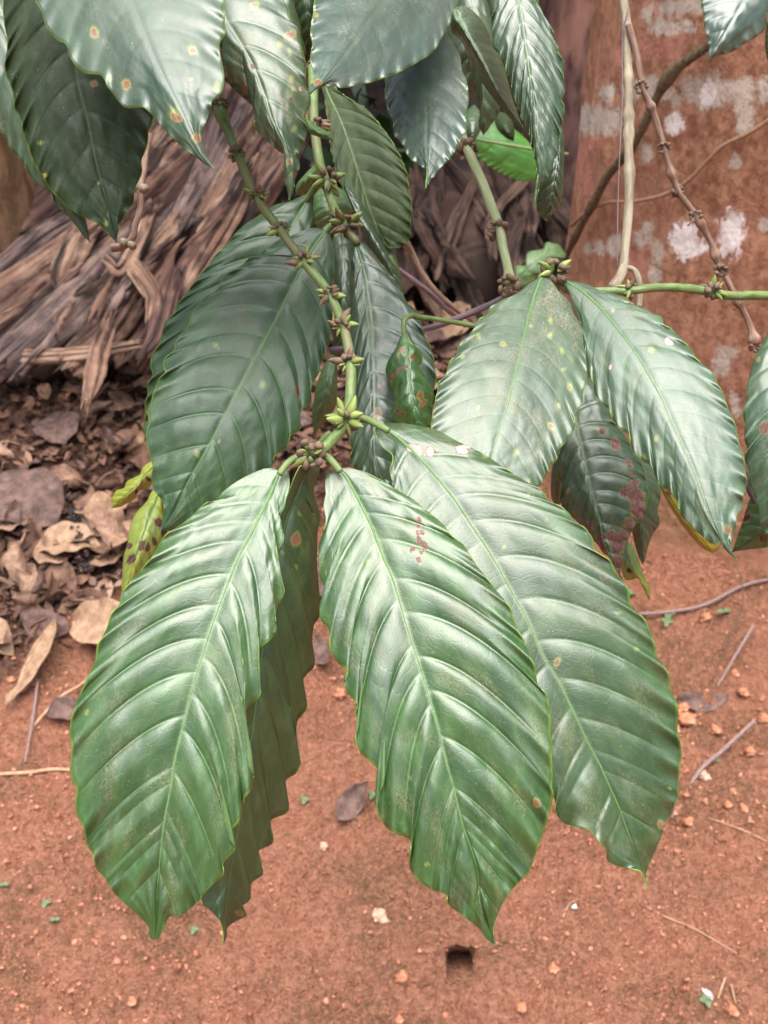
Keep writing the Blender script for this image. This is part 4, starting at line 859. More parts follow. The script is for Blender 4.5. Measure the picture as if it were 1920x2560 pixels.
leaf(B1, T('s', (774,1158), (745,1227), (715,1300), (690,1400), (668,1500), (656,1624), (636,1793), 'j', (1285,300), (1240,620), (1190,900), (1165,1130), (1160,1245)),
 T('s', (745,1175), (700,1300), (655,1450), (610,1600), (570,1750), (530,1900), (500,2050), (485,2150), 'j', (1045,1020), (1090,1070), (1140,1125), (1158,1180)),
 T('e', (405,1155), (420,1180), (400,1230), (385,1280), (388,1340), (410,1400), (415,1450), (400,1500), 'h', (412,220), (400,290), (403,350), (398,410), (405,500), (415,640), (412,710), (385,750), (375,830), (385,900), (385,970), (345,1010), (325,1050), (345,1140), (345,1190), (300,1250), (292,1330), (298,1400), (315,1480), 'k', (315,310), (290,360), (240,395), (232,450), (255,530), (235,570), (165,600), (155,660), (170,720), (100,760), (90,800), (120,880), (60,930), (55,1010), (12,1050), (35,1095), 'j', (1225,1125), (1180,1160), (1176,1205)),
 .510, .520, MHD, UND, RIM, nv=12, arch=.012, roll=.012, fold=.01, pil=.0014, ruf=.0035, rows=200, cols=24, seed=4, aL=.2, aR=.2, sp=S3(['h',(290,308,24),'j',(1245,1085,14)]), sy=S3(['h',(308,178,16),(292,450,16),(220,378,16)]), label='dull dark leaf hanging straight down')

# ---- branch behind with the large dark leaves
B2 = branch('coffee_branch', 'dark leaved coffee branch with bud clusters behind the main hanging branch', at(np.array([770., -250.]), .80))
stem(B2, TD('b', (350, -500, .84), (365, 0, .78), (378, 400, .735), (385, 640, .715), (410, 830, .70), (440, 930, .69), (480, 1060, .68), (520, 1140, .67), (570, 1210, .665), (610, 1260, .66)),
     [.0040, .0036, .0034, .0032, .0032, .0032, .003, .003, .0028, .0022], STEM, n=160)
bud_cluster(B2, 'b', 455, 925, .683, 13, .013, seed=31, collar=.0055); bud_cluster(B2, 'b', 550, 1160, .665, 16, .013, seed=32, collar=.006); bud_cluster(B2, 'b', 405, 650, .712, 6, .010, seed=33, collar=.004, dirs=[0, .5, -.3])
bud_cluster(B2, 'b', 360, 340, .74, 6, .009, seed=34, dry=True, dirs=[1.2, 1.8, 3, 2, 4])
petiole(B2, TD('b', (500, 1155, .671), (455, 1185, .668), (400, 1250, .664), (360, 1320, .66)), (.0026, .0022, .0018))
leaf(B2, T('b', (445,1195), (370,1300), (300,1430), 'd', (1480,310), (1420,430), (1350,560), (1250,750), (1170,900), (1090,1050), (1010,1190), (960,1280), (900,1400), (832,1508)),
 T('b', (400,1180), (330,1192), (270,1220), (200,1245), (140,1290), (60,1340), 'd', (1300,85), (1240,140), (1160,190), (1120,260), (1065,290), (1025,340), (985,400), (975,440), (935,490), (905,540), (900,570), (850,620), (845,660), (855,690), (820,730), (795,790), (780,850), (765,890), (770,950), (755,1010), (770,1080), (785,1140), (790,1180), (785,1240), (800,1300), (840,1350), (850,1400), (840,1460)),
 T('b', (465,1215), (485,1290), (492,1400), 'e', (480,230), (486,300), (480,370), (475,440), (465,520), (440,590), (420,640), (410,690), (385,730), (362,780), (370,840), (320,880), (305,930), (315,980), (260,1020), (240,1080), (180,1120), 'd', (1400,1190), (1250,1290), (1100,1400), (980,1470), (890,1505)),
 .655, .60, MD, UND, RIM, vl=Y('d',40,165,240,375,510,620,790,905,1060,1200,1290), vr=Y('d',60,180,320,440,590,745,880,1025,1200,1280), aL=.16, aR=.17, arch=.02, fold=.008, pil=.0015, ruf=.0045, rows=230, cols=30, seed=5,
 sy=S3(['d',(1120,550,20),(1360,750,22),(1022,1108,22),(1135,1045,14)]), br=S3(['d',(1540,775,14),(1545,800,12),(910,690,10),(1260,370,10)]), label='largest dark green leaf, with a smaller dark one behind it')
petiole(B2, TD('b', (410, 950, .690), (370, 1000, .694), (320, 1080, .70), (270, 1170, .702)), (.0026, .0022, .0018))
leaf(B2, T('b', (375,1000), (330,1070), (260,1190), (180,1330), (60,1500), 'd', (1150,500), (1000,800), (900,1150)),
 T('b', (330,1010), 'a', (1500,1045), (1430,1060), (1370,1100), (1290,1150), (1230,1200), (1180,1260), (1110,1330), (1060,1400), (1010,1460), (950,1540), (910,1590), 'd', (905,380), (850,430), (840,480), (820,550), (785,600), (780,660), (790,700), (765,750), (765,800), (750,860), (757,900), (743,960), (755,1010), (800,1080)),
 T('b', (375,1060), (388,1130), (380,1200), (350,1350), (300,1550), 'd', (1500,500), (1300,900), (1050,1130)),
 .70, .67, MD, UND, RIM, nv=12, arch=.02, fold=.01, pil=.002, ruf=.004, rows=150, cols=22, seed=6, label='dark leaf mostly hidden behind the largest dark leaf')
petiole(B2, TD('b', (560, 1175, .668), (580, 1200, .668), (600, 1260, .668)), (.0026, .0022, .0018))
leaf(B2, T('e', (590,-20), (615,60), (640,150), (660,290), (675,420), (682,560), (688,700), (692,850), (690,1000), (695,1100), (720,1200), (790,1330)),
 T('e', (582,20), (585,70), (575,130), (590,180), (582,250), (588,300), (570,360), (578,420), (565,490), (582,560), (595,640), (605,740), (590,830), (590,920), (565,1020), (580,1090), (575,1160), (640,1220), (700,1290)),
 T('e', (620,0), (680,50), (740,130), (780,180), (810,220), (840,270), (870,330), (905,360), (938,420), (950,480), (975,530), (1000,590), (1010,660), (1018,720), (1000,800), (980,900), (900,1050), (860,1200), (825,1290)),
 .665, .62, ME, UND, RIM, nv=11, arch=.015, fold=.008, pil=.0016, ruf=.004, rows=170, cols=24, seed=7, sp=S3(['e',(712,900,20)]), wh=S3(['e',(722,758,15)]), vl=None)
leaf(B2, T('b', (425,380), (450,470), (520,620), (570,760), (620,920), (670,1080), (720,1200), (775,1285)), T('b', (420,430), (445,540), (455,640), (470,760), (490,850), (520,950), (580,1040), (630,1100), (690,1180), (730,1240)),
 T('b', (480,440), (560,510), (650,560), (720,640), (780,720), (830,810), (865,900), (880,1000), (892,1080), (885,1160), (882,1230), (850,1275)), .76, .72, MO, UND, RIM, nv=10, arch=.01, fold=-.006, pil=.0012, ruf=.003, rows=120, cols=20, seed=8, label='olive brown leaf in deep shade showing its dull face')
leaf(B2, T('b', (545,960), (600,1080), (680,1200), (760,1340), (848,1530)), T('b', (550,1000), (590,1100), (640,1230), (720,1400), (800,1500)), T('b', (590,1000), (660,1090), (700,1180), (740,1260), (775,1330), (830,1430)),
 .72, .71, ME, UND, RIM, nv=9, arch=.01, rows=100, cols=16, seed=9, rib=False)
leaf(B2, T('b', (740,1260), (770,1330), (800,1400), (848,1510)), T('b', (735,1300), (750,1400), (800,1480)), T('b', (795,1275), (815,1350), (835,1430)), .74, .73, MP, UND, RIM, nv=5, rows=60, cols=12, seed=10, rib=False)
leaf(B2, T('b', (530,1180), (535,1300), (540,1450), 'e', (530,400), (510,640)), T('b', (495,1195), (478,1280), (488,1400), (480,1530), 'e', (490,440), (480,560)), T('b', (590,1200), (600,1400), (600,1560), 'e', (590,480), (560,600)),
 .74, .72, MI, UND, RIM, nv=9, rows=100, cols=16, seed=11, sy=S3(['b',(500,1212,18)]), rib=False)
leaf(B2, T('e', (500,560), (470,700), (440,830), (400,940), (382,1030)), T('e', (440,640), (400,740), (375,880), (378,960)), T('e', (505,700), (500,850), (450,930), (400,990)), .78, .78, MP, UND, RIM, nv=6, rows=70, cols=14, seed=12, rib=False)
leaf(B2, T('b', (440,960), (460,1040), (465,1120), (440,1230)), T('b', (390,990), (378,1080), (385,1150), (410,1200)), T('b', (500,970), (560,1000), (590,1080), (540,1160), (480,1210)), .78, .78, MP, UND, RIM, nv=6, rows=70, cols=16, seed=13)
leaf(B2, T('b', (400,850), (360,900), (320,960), (290,1010)), T('b', (380,860), (330,910), (290,965)), T('b', (405,900), (370,960), (330,1010)), .80, .80, MP, UND, RIM, nv=5, rows=50, cols=12, seed=14, rib=False)
leaf(B2, T('b', (345,600), (355,640), (400,680), (440,700), (482,732)), T('b', (348,650), (362,690), (400,708), (450,722)), T('b', (350,618), (380,640), (430,668), (468,695)), .69, .66, MP, UND, RIM, nv=4, rows=50, cols=12, seed=15, ruf=.001, label='small narrow curled leaf')
petiole(B2, TD('e', (470, 1000, .60), (440, 1020, .60), (410, 1060, .60)))

# ---- small spotted leaf on its thin twig
B3 = branch('twig', 'thin green twig bearing one orange spotted leaf in the middle', at(T('e', (1230, 445))[0], .64), cat='twig')
stem(B3, TD('e', (1260, 452, .645), (1200, 442, .64), (1100, 425, .635), (1000, 408, .63), (930, 400, .625)), [.0018, .0016, .0015, .0015, .0016], STEM)
petiole(B3, TD('e', (930, 400, .625), (890, 392, .62), (855, 410, .615), (848, 450, .613), (856, 500, .612)), (.0018, .0016, .0014))
leaf(B3, T('e', (852,455), (862,520), (870,600), (880,750), (905,870), (930,970), (955,1060)), T('e', (845,490), (825,515), (808,560), (770,620), (755,680), (772,730), (790,790), (812,840), (785,880), (790,930), (850,975), (900,1030)),
 T('e', (875,480), (905,540), (935,580), (945,630), (922,660), (955,690), (960,730), (990,760), (1007,800), (1000,850), (992,900), (988,965), (975,1030)), .614, .60, MJ, UND, RIM, nv=8, arch=.01, rows=140, cols=22, seed=16, pil=.0012, ruf=.004,
 sp=S3(['e',(835,575,15),(893,608,13),(935,805,16),(945,845,16),(1070,690,9)]), br=S3(['e',(800,700,12),(820,675,10),(845,665,10),(865,655,8),(780,722,12),(830,635,8),(820,890,12),(840,900,10),(835,760,7)]))

# ---- right hand branch: horizontal green stem with the two pale leaves
B4 = branch('coffee_branch', 'horizontal green coffee branch at right with two large pale dusty leaves', at(T('f', (1659, 285))[0], .62))
stem(B4, TD('f', (2100, 330, .66), (1659, 290, .63), (1500, 290, .62), (1380, 280, .615), (1320, 262, .612), (1200, 248, .607), (1060, 248, .602), (950, 262, .60), (800, 265, .60), (640, 265, .60), (560, 215, .60), (530, 195, .598)),
     [.0030, .0028, .0027, .0026, .0026, .0025, .0024, .0024, .0022, .0022, .0022, .0022], STEM, n=160)
bud_cluster(B4, 'f', 1375, 262, .611, 10, .0095, seed=41, collar=.004, dirs=[1.5, 1.0, 2.1, -.2, -.8, .5, 1.8, 2.6]); bud_cluster(B4, 'f', 550, 165, .594, 11, .0105, seed=42, collar=.0058); bud_cluster(B4, 'f', 945, 258, .600, 7, .009, seed=43, collar=.0035)
petiole(B4, TD('f', (520, 190, .598), (490, 180, .595), (472, 215, .592)))
leaf(B4, T('f', (492,178), (455,270), (425,370), (395,500), (365,640), (335,760), (310,860), (270,970), (235,1100), (205,1220), (180,1340)),
 T('f', (470,195), (410,235), (350,280), (310,300), (280,310), (215,350), (200,390), (150,420), (140,450), (110,490), (80,520), (50,560), (40,600), (5,640), (-12,700), (-48,740), (-58,790), (-68,840), (-78,890), (-88,965), (-80,1050), (-20,1150), (60,1250)),
 T('f', (510,195), (540,215), (570,260), (600,290), (635,330), (650,380), (680,430), (700,480), (700,530), (715,600), (722,680), (720,740), (700,790), (695,850), (660,920), (655,980), (610,1050), (570,1090), (560,1140), (520,1190), (500,1240), (470,1275), (380,1315), (280,1335)),
 .592, .505, MF, UND, RIM, nv=12, aL=.12, aR=.18, arch=.018, fold=.006, roll=.0, pil=.0003, ruf=.0028, rows=210, cols=28, seed=17,
 sp=S3(['f',(285,540,8),(530,495,7),(630,760,11),(335,272,8),(535,965,11),(160,500,6)]), sy=S3(['f',(160,500,20),(285,540,22),(75,605,18),(530,415,18),(530,495,20),(590,575,18),(600,670,16),(630,760,26),(335,272,20),(430,445,16),(575,860,16),(535,965,26),(155,870,16),(355,1100,22),(420,1250,16)]), label='broad pale leaf left of the bud tuft')
leaf(B4, T('f', (575,200), (620,220), (700,270), (800,365), (900,490), (980,600), (1050,720), (1110,830), (1170,970), (1230,1090), (1280,1210), (1320,1330), (1360,1430), (1400,1520), (1450,1600), (1495,1657)),
 T('f', (612,228), (622,262), (640,310), (655,370), (680,420), (700,470), (705,560), (720,640), (725,700), (755,740), (760,790), (800,850), (840,880), (850,920), (890,980), (940,1010), (950,1060), (970,1110), (1020,1150), (1060,1180), (1080,1240), (1110,1280), (1160,1310), (1195,1370), (1210,1430), (1260,1480), (1310,1530), (1360,1570), (1420,1590), (1450,1620)),
 T('f', (640,212), (720,230), (790,260), (850,275), (920,300), (950,330), (1010,350), (1060,380), (1110,400), (1120,440), (1170,470), (1200,500), (1220,530), (1265,570), (1290,620), (1330,650), (1380,700), (1400,750), (1430,800), (1450,870), (1480,930), (1500,1000), (1510,1060), (1530,1110), (1540,1180), (1550,1260), (1530,1330), (1530,1380), (1500,1430), (1490,1500), (1465,1560), (1475,1620)),
 .598, .508, MG, UND, RIM, nv=13, aL=.19, aR=.15, arch=.022, fold=.008, pil=.0003, ruf=.0028, rows=220, cols=28, seed=18,
 sp=S3(['f',(1450,1500,18),(1410,1582,12),(1055,570,6),(1080,1028,7),(1020,1125,6)]), sy=S3(['f',(855,365,16),(1055,570,24),(1080,1028,20),(1020,1125,18),(1410,1582,26)]), wh=S3(['f',(1138,525,18),(1155,535,16),(842,658,13),(665,500,1)]), label='long pale bluish leaf with a white flake on it')
leaf(B4, T('f', (1090,1230), (1160,1360), (1250,1480), (1375,1625)), T('f', (1095,1270), (1150,1380), (1230,1500), (1310,1590)), T('f', (1130,1240), (1230,1370), (1330,1500), (1400,1590)), .585, .575, UNDY, UNDY, RIM, nv=6, rows=60, cols=12, seed=19, rib=False, sp=S3(['f',(1150,1310,18),(1290,1490,14)]), label='narrow yellow brown leaf edge under the long pale leaf')
leaf(B4, T('f', (650,790), (665,950), (690,1060), (720,1200), (750,1330), (780,1430), (800,1520), 'i', (800,300), (850,420), (905,517)), T('f', (620,850), (600,950), (585,1080), (562,1160), (560,1230), (590,1270), (580,1340), (600,1400), 'i', (650,200), (690,240), (720,290), (770,330), (805,380), (835,400), (850,430), (880,480)),
 T('f', (700,740), (740,715), (780,760), (800,810), (840,860), (850,930), (900,990), (940,1050), (960,1100), (1000,1150), (1020,1200), (1030,1260), (1042,1320), (1025,1400), (1010,1450), (970,1480), (940,1540), 'i', (930,340), (932,400), (912,440), (893,480)),
 .66, .63, MI, UND, RIM, nv=11, arch=.01, pil=.002, ruf=.004, rows=180, cols=26, seed=20, sp=S3(['f',(625,1300,10)]),
 br=S3(['f',(910,1310,22),(975,1330,42),(990,1400,42),(960,1270,24),(800,990,18),(870,1060,26),(940,1160,18),(955,1215,12),'i',(985,150,34),(940,220,26),(910,285,30),(880,335,40),(845,290,26),(795,300,24),(800,345,20),(880,420,28),(730,240,20),(680,225,20),(890,490,22),(650,180,12)]), label='shaded leaf with large dark brown blotches')
leaf(B4, T('f', (850,1000), (960,1250), (1000,1450), (1008,1682)), T('f', (820,1080), (900,1300), (950,1500), (980,1620)), T('f', (960,1080), (1040,1150), (1100,1260), (1102,1340), (1088,1400), (1097,1470), (1060,1530), (1035,1600), (1025,1650)), .69, .67, MI, UND, RIM, nv=9, rows=120, cols=20, seed=21, rib=False)
leaf(B4, T('i', (905,330), (945,440), (990,510), (1047,622)), T('i', (895,400), (900,470), (925,520), (985,512), (1015,570)), T('i', (950,330), (990,420), (1015,500), (1045,560)), .71, .70, MY, UNDY, RIM, nv=5, rows=60, cols=14, seed=22, rib=False, br=S3(['i',(940,470,14),(1050,500,8)]), label='small yellowing curled leaf tip')
leaf(B4, T('f', (590,1060), (575,1200), (560,1390)), T('f', (550,1130), (535,1230), (535,1330)), T('f', (610,1130), (605,1250), (590,1350)), .70, .70, MI, UND, RIM, nv=5, rows=50, cols=10, seed=23, rib=False)

# ---- leaves entering from the right edge
B5 = branch('coffee_branch', 'coffee branch off the right edge reaching in with spotted pale leaves', at(T('f', (1950, 380))[0], .58))
stem(B5, TD('f', (2100, 250, .60), (1950, 300, .58), (1790, 380, .57)), [.003, .0026, .002], STEM)
leaf(B5, T('f', (1785,385), (1810,700), (1810,1000), (1780,1300), (1700,1640)), T('f', (1700,440), (1659,480), (1630,540), (1590,610), (1570,680), (1550,760), (1545,830), (1530,900), (1540,970), (1535,1030), (1550,1080), (1540,1140), (1560,1200), (1560,1260), (1590,1330), (1610,1400), (1620,1480), (1659,1530), (1680,1600)),
 T('f', (1880,500), (1980,800), (2000,1100), (1920,1350), (1780,1560)), .565, .54, MG, UND, RIM, nv=11, arch=.02, rows=140, cols=24, seed=24, sp=S3(['f',(1610,618,9)]), br=S3(['f',(1642,970,26)]), sy=S3(['f',(1610,618,18)]))
leaf(B5, T('f', (1950,1150), (1800,1350), (1650,1500), (1472,1618)), T('f', (1800,1200), (1600,1290), (1520,1480)), T('f', (1900,1450), (1780,1560), (1659,1592), (1560,1605)), .60, .60, MP, UND, RIM, nv=8, rows=100, cols=20, seed=25, br=S3(['f',(1545,1430,25),(1632,1545,18)]))
stem(B5, TD('f', (1545, 1200, .59), (1560, 1290, .59), (1590, 1350, .59), (1615, 1400, .59)), [.001, .0016, .0016, .001], TWP, name='dry_edge')

# ---- top left leaves
B6 = branch('coffee_branch', 'coffee branch above the top left corner with huge overhanging leaves', at(T('a', (500, -700))[0], .55))
stem(B6, TD('a', (-400, -640, .60), (100, -560, .57), (520, -660, .53), (1000, -380, .55), (1300, -330, .58)), [.003, .003, .003, .0026, .0022], STEM)
leaf(B6, T('a', (520,-650), (560,-400), (640,-120), (680,0), (740,150), (800,300), (870,440), (940,570), (1000,700), (1040,790), (1110,877)), T('a', (330,-600), (150,-400), (120,-150), (180,0), (215,60), (235,130), (290,205), (340,230), (370,310), (430,375), (520,390), (560,450), (610,520), (660,560), (740,555), (790,600), (860,680), (930,750), (1000,800), (1060,850)),
 T('a', (750,-600), (1000,-430), (1130,-200), (1165,0), (1160,60), (1168,130), (1165,180), (1140,220), (1140,280), (1160,370), (1160,440), (1140,490), (1100,520), (1085,590), (1060,650), (1045,710), (1060,780)), .52, .43, MT, UND, RIM, nv=9, arch=.012, fold=.012, pil=.0003, ruf=.0028, rows=200, cols=30, seed=26, aL=.2, aR=.15, rib=False,
 sp=S3(['a',(490,170,20),(1000,262,17),(655,440,20),(913,607,20),(1020,715,20)]), sy=S3(['a',(570,405,20),(1125,450,30),(990,410,14),(490,170,34),(1000,260,32),(655,440,36),(905,590,44)]), label='big glossy leaf with five reddish spots')
leaf(B6, T('a', (300,-500), (340,-150), (370,100), (400,400), (450,600), (490,800), (530,960), (570,1100), (603,1257)), T('a', (150,-400), (40,-150), (15,30), (25,140), (40,230), (25,320), (35,400), (65,470), (75,560), (100,600), (120,680), (140,750), (180,850), (230,930), (270,990), (330,1050), (390,1100), (440,1130), (510,1160), (560,1210)),
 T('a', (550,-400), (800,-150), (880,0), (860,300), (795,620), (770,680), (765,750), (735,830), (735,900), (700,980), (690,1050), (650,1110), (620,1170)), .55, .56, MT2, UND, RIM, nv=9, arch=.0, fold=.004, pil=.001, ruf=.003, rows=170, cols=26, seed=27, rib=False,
 sp=S3(['a',(485,432,16),(225,915,10),(512,950,7)]), sy=S3(['a',(130,690,16),(210,740,20),(225,915,20),(300,1045,18),(550,1160,20)]), label='very dark shaded leaf under the big glossy one')
leaf(B6, T('a', (-200,-200), (50,250), (200,700), (330,1000), (468,1257)), T('a', (-260,0), (-120,350), (-30,600), (0,680), (30,720), (60,780), (110,830), (150,900), (200,960), (260,1000), (290,1060), (350,1120), (400,1180), (430,1220)), T('a', (0,-100), (130,150), (260,500), (360,800), (420,1040), (450,1160)), .62, .58, MI, UND, RIM, nv=11, rows=140, cols=20, seed=28, arch=.01,
 sp=S3(['a',(185,800,8)]), rib=False)
leaf(B6, T('a', (1100,-330), (1110,-100), (1150,60), (1220,180), (1290,300), (1360,460), (1400,590), (1450,700), (1490,800), (1510,900), (1500,1037)), T('a', (1000,-250), (985,-100), (1030,50), (1110,170), (1150,260), (1165,320), (1165,390), (1220,430), (1290,460), (1300,530), (1330,600), (1320,650), (1350,700), (1440,780), (1480,810), (1470,870), (1480,950)),
 T('a', (1280,-260), (1420,-120), (1470,0), (1500,50), (1500,100), (1545,150), (1560,230), (1580,300), (1590,350), (1585,430), (1610,500), (1605,560), (1580,600), (1595,680), (1570,750), (1545,800), (1555,860), (1530,930), (1520,1000)), .55, .51, MF, UND, RIM, nv=9, arch=.015, fold=.01, pil=.0014, ruf=.004, rows=170, cols=26, seed=29, rib=False,
 sp=S3(['a',(1320,32,16),(1503,186,22),(1585,600,16),(1525,905,9),(1500,838,9)]), sy=S3(['a',(1320,25,32),(1450,230,20),(1500,270,20),(1510,410,22),(1520,460,18),(1525,670,22),(1500,838,26),(1525,905,18),(1530,790,14)]), br=S3(['a',(1310,345,14),(1507,515,10),(1270,418,7)]), wh=S3(['a',(1555,462,12)]), label='leaf with orange lesions and scattered white flecks')
leaf(B6, T('a', (1480,-300), (1450,0), (1400,250), (1303,542)), T('a', (1380,-200), (1250,100), (1165,380), (1190,440), (1240,490)), T('a', (1540,-150), (1530,60), (1558,130), (1565,200), (1585,290), (1500,420), (1400,490)), .58, .57, MI, UND, RIM, nv=8, rows=90, cols=16, seed=30, sp=S3(['a',(1273,465,16)]), rib=False)
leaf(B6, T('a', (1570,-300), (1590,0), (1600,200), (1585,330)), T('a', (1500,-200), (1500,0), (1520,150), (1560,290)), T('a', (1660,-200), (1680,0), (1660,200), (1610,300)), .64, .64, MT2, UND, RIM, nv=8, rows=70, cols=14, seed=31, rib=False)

# ---- top centre leaves
B7 = branch('coffee_branch', 'coffee branch above the top centre with greyish and ruffled leaves', at(T('b', (1150, -500))[0], .62))
stem(B7, TD('b', (700, -560, .66), (1050, -420, .60), (1200, -250, .60), (1500, -330, .64)), [.003, .0028, .0026, .0022], STEM)
leaf(B7, T('b', (1050,-400), (920,-200), (750,0), (670,100), (600,200), (520,310), (440,410), (355,492)), T('b', (800,-430), (550,-330), (420,-150), (385,0), (380,60), (365,160), (375,230), (365,290), (375,360), (385,410), (360,450)),
 T('b', (1200,-300), (1200,-150), (1140,0), (1105,60), (1090,120), (1060,170), (1040,210), (1000,270), (940,310), (870,350), (800,385), (750,400), (680,425), (600,440), (540,455), (450,445), (400,462)), .58, .44, MT4, UND, RIM, nv=10, arch=.01, fold=.01, pil=.0005, ruf=.003, rows=160, cols=26, seed=32, rib=False,
 sp=S3(['b',(390,76,9),(405,425,15)]), sy=S3(['b',(390,76,20),(405,425,26)]), label='broad grey green leaf pointing down left')
leaf(B7, T('b', (930,100), (945,250), (955,350), (965,500), (970,600), (968,720), (972,850), (962,977)), T('b', (860,180), (780,300), (750,400), (755,440), (750,500), (770,580), (795,640), (800,700), (840,740), (870,810), (920,850), (960,880), (975,930)), T('b', (1050,150), (1100,220), (1140,290), (1150,360), (1175,420), (1185,520), (1170,600), (1175,670), (1145,720), (1110,790), (1080,830), (1050,860), (1000,920)),
 .60, .505, MT4, UND, RIM, nv=10, arch=.012, fold=.008, pil=.0005, ruf=.0032, rows=150, cols=24, seed=33, rib=False, label='grey green leaf hanging straight down, pointed tip')
leaf(B7, T('b', (1100,40), (1180,180), (1250,300), (1310,420), (1380,540), (1440,630), (1495,702)), T('b', (1090,110), (1100,170), (1150,220), (1180,290), (1220,340), (1250,420), (1290,480), (1330,530), (1360,570), (1400,610), (1440,652)), T('b', (1150,30), (1200,50), (1250,100), (1290,170), (1310,250), (1350,290), (1370,350), (1390,420), (1410,500), (1430,560), (1460,640)),
 .66, .64, MI, UND, RIM, nv=11, arch=.008, fold=.035, pil=.0016, ruf=.004, rows=150, cols=22, seed=34, label='folded dark leaf with ruffled edge')
leaf(B7, T('c', (330,-350), (350,-100), (365,0), (380,100), (400,230), (415,340), (430,430), (445,520), (450,600), (455,700), (470,850), (460,950), (447,1062)), T('c', (200,-150), (270,0), (240,60), (225,110), (235,180), (230,240), (270,290), (300,370), (330,440), (335,500), (370,560), (385,620), (420,680), (430,740), (445,800), (460,870), (455,950), (462,1000)),
 T('c', (480,-150), (465,0), (490,60), (500,110), (540,150), (550,200), (570,240), (580,290), (600,330), (598,400), (605,470), (590,520), (605,570), (595,620), (580,680), (575,750), (570,800), (540,840), (530,900), (480,960)), .62, .60, ME, UND, RIM, nv=15, aL=.2, aR=.2, arch=.01, fold=.006, pil=.0014, ruf=.0035, rows=220, cols=24, seed=35, label='long narrow corrugated leaf with ruffled margin')
leaf(B7, T('c', (560,600), (570,800), (550,950), (520,1152)), T('c', (480,700), (470,900), (458,1060), (470,1110), (500,1140)), T('c', (600,700), (600,900), (600,980), (590,1060), (575,1085), (540,1110)), .66, .65, ME, UND, RIM, nv=9, rows=90, cols=16, seed=36, pil=.0024, ruf=.0035, rib=False)
for k_, (m_, l_, r_) in enumerate([(((1180,-200),(1220,100),(1260,400),(1262,702)), ((1120,0),(1180,300),(1240,560),(1235,640)), ((1280,0),(1340,300),(1350,550),(1300,650))),
                   (((1330,-250),(1340,0),(1330,200),(1290,420)), ((1260,-100),(1240,100),(1250,300)), ((1420,-100),(1420,100),(1370,300))),
                   (((1050,-200),(1140,50),(1200,300),(1180,520)), ((1000,0),(1080,250),(1130,430)), ((1160,0),(1240,200),(1240,420)))]):
    leaf(B7, T('b', *m_), T('b', *l_), T('b', *r_), .76+.03*k_, .75+.03*k_, [MI, MT2, MI][k_], UND, RIM, nv=8, rows=80, cols=14, seed=37+k_, rib=False)
for k_ in range(14):
    x, y = R.uniform(760, 1340), R.uniform(250, 900) if k_ % 2 else R.uniform(380, 640); L = R.uniform(150, 280); w_ = L*.24; a = math.radians(R.uniform(60, 120)); cx, cy = math.cos(a), math.sin(a)
    if y > 700: continue
    m_ = [(x+cx*L*t, y+cy*L*t) for t in (0, .33, .66, 1)]; l_ = [(x+cx*L*t-cy*w_*s, y+cy*L*t+cx*w_*s) for t, s in ((.2, -.8), (.5, -1), (.8, -.6))]; r_ = [(x+cx*L*t-cy*w_*s, y+cy*L*t+cx*w_*s) for t, s in ((.2, .8), (.5, 1), (.8, .6))]
    if k_ < 9: leaf(B7, T('b', *m_), T('b', *l_), T('b', *r_), 1.15+.05*k_, 1.12+.05*k_, [MI, MT2][k_ % 2], UND, RIM, nv=7, rows=60, cols=12, seed=50+k_, rib=False)

# ---- top right dark leaf, sliver at the edge
B8 = branch('coffee_branch', 'coffee branch over the top right corner with a dark bluish leaf', at(T('c', (1750, -500))[0], .85))
stem(B8, TD('c', (2050, -420, .90), (1760, -450, .86), (1600, -520, .85)), [.003, .003, .002], STEM)
leaf(B8, T('c', (1750,-450), (1620,-150), (1500,60), (1345,317)), T('c', (1500,-350), (1340,-150), (1310,0), (1325,80), (1330,150), (1350,220)), T('c', (1900,-250), (1800,-50), (1659,60), (1650,140), (1600,190), (1530,230), (1470,270), (1400,290)), .88, .84, MT4, UND, RIM, nv=8, rows=110, cols=20, seed=41, rib=False, label='dark bluish leaf with pointed tip')
leaf(B8, T('c', (1800,-100), (1760,100), (1720,250), (1662,345)), T('c', (1700,0), (1652,140), (1645,240)), T('c', (1860,50), (1820,200), (1740,300)), .88, .87, MP, UND, RIM, nv=7, rows=60, cols=14, seed=42, rib=False)

# ---- heart shaped bright leaf of another plant
B9 = thing('vine_leaf', 'bright green heart shaped leaf behind the ruffled leaves at top', 'vine leaf', at(T('b', (1560, 860))[0], 1.45))
leaf(B9, T('b', (1600,850), (1480,800), (1320,740), (1130,690)), T('b', (1560,930), (1450,938), (1380,912), (1300,870), (1230,810), (1180,750)), T('b', (1560,800), (1530,775), (1470,708), (1400,655), (1330,615), (1250,588), (1170,600), (1130,640)), 1.45, 1.40, MH, UND, RIM, nv=4, rows=80, cols=20, seed=43, pil=.001, ruf=.002, rib=False)
stem(B9, TD('b', (1150, 712, 1.36), (1340, 742, 1.36), (1530, 775, 1.36), (1700, 800, 1.38)), [.0016, .002, .002, .0018], STEM)
leaf(B9, T('b', (1400,1480), (1480,1400), (1560,1340), (1659,1270)), T('b', (1380,1440), (1440,1420), (1430,1380), (1500,1370), (1490,1310), (1570,1290), (1590,1255)), T('b', (1440,1500), (1520,1470), (1550,1420), (1620,1410), (1640,1340), (1690,1330)), 1.9, 1.9, MP, UND, RIM, nv=5, rows=60, cols=14, seed=44, rib=False, label='lobed green leaf low behind the bud tuft')

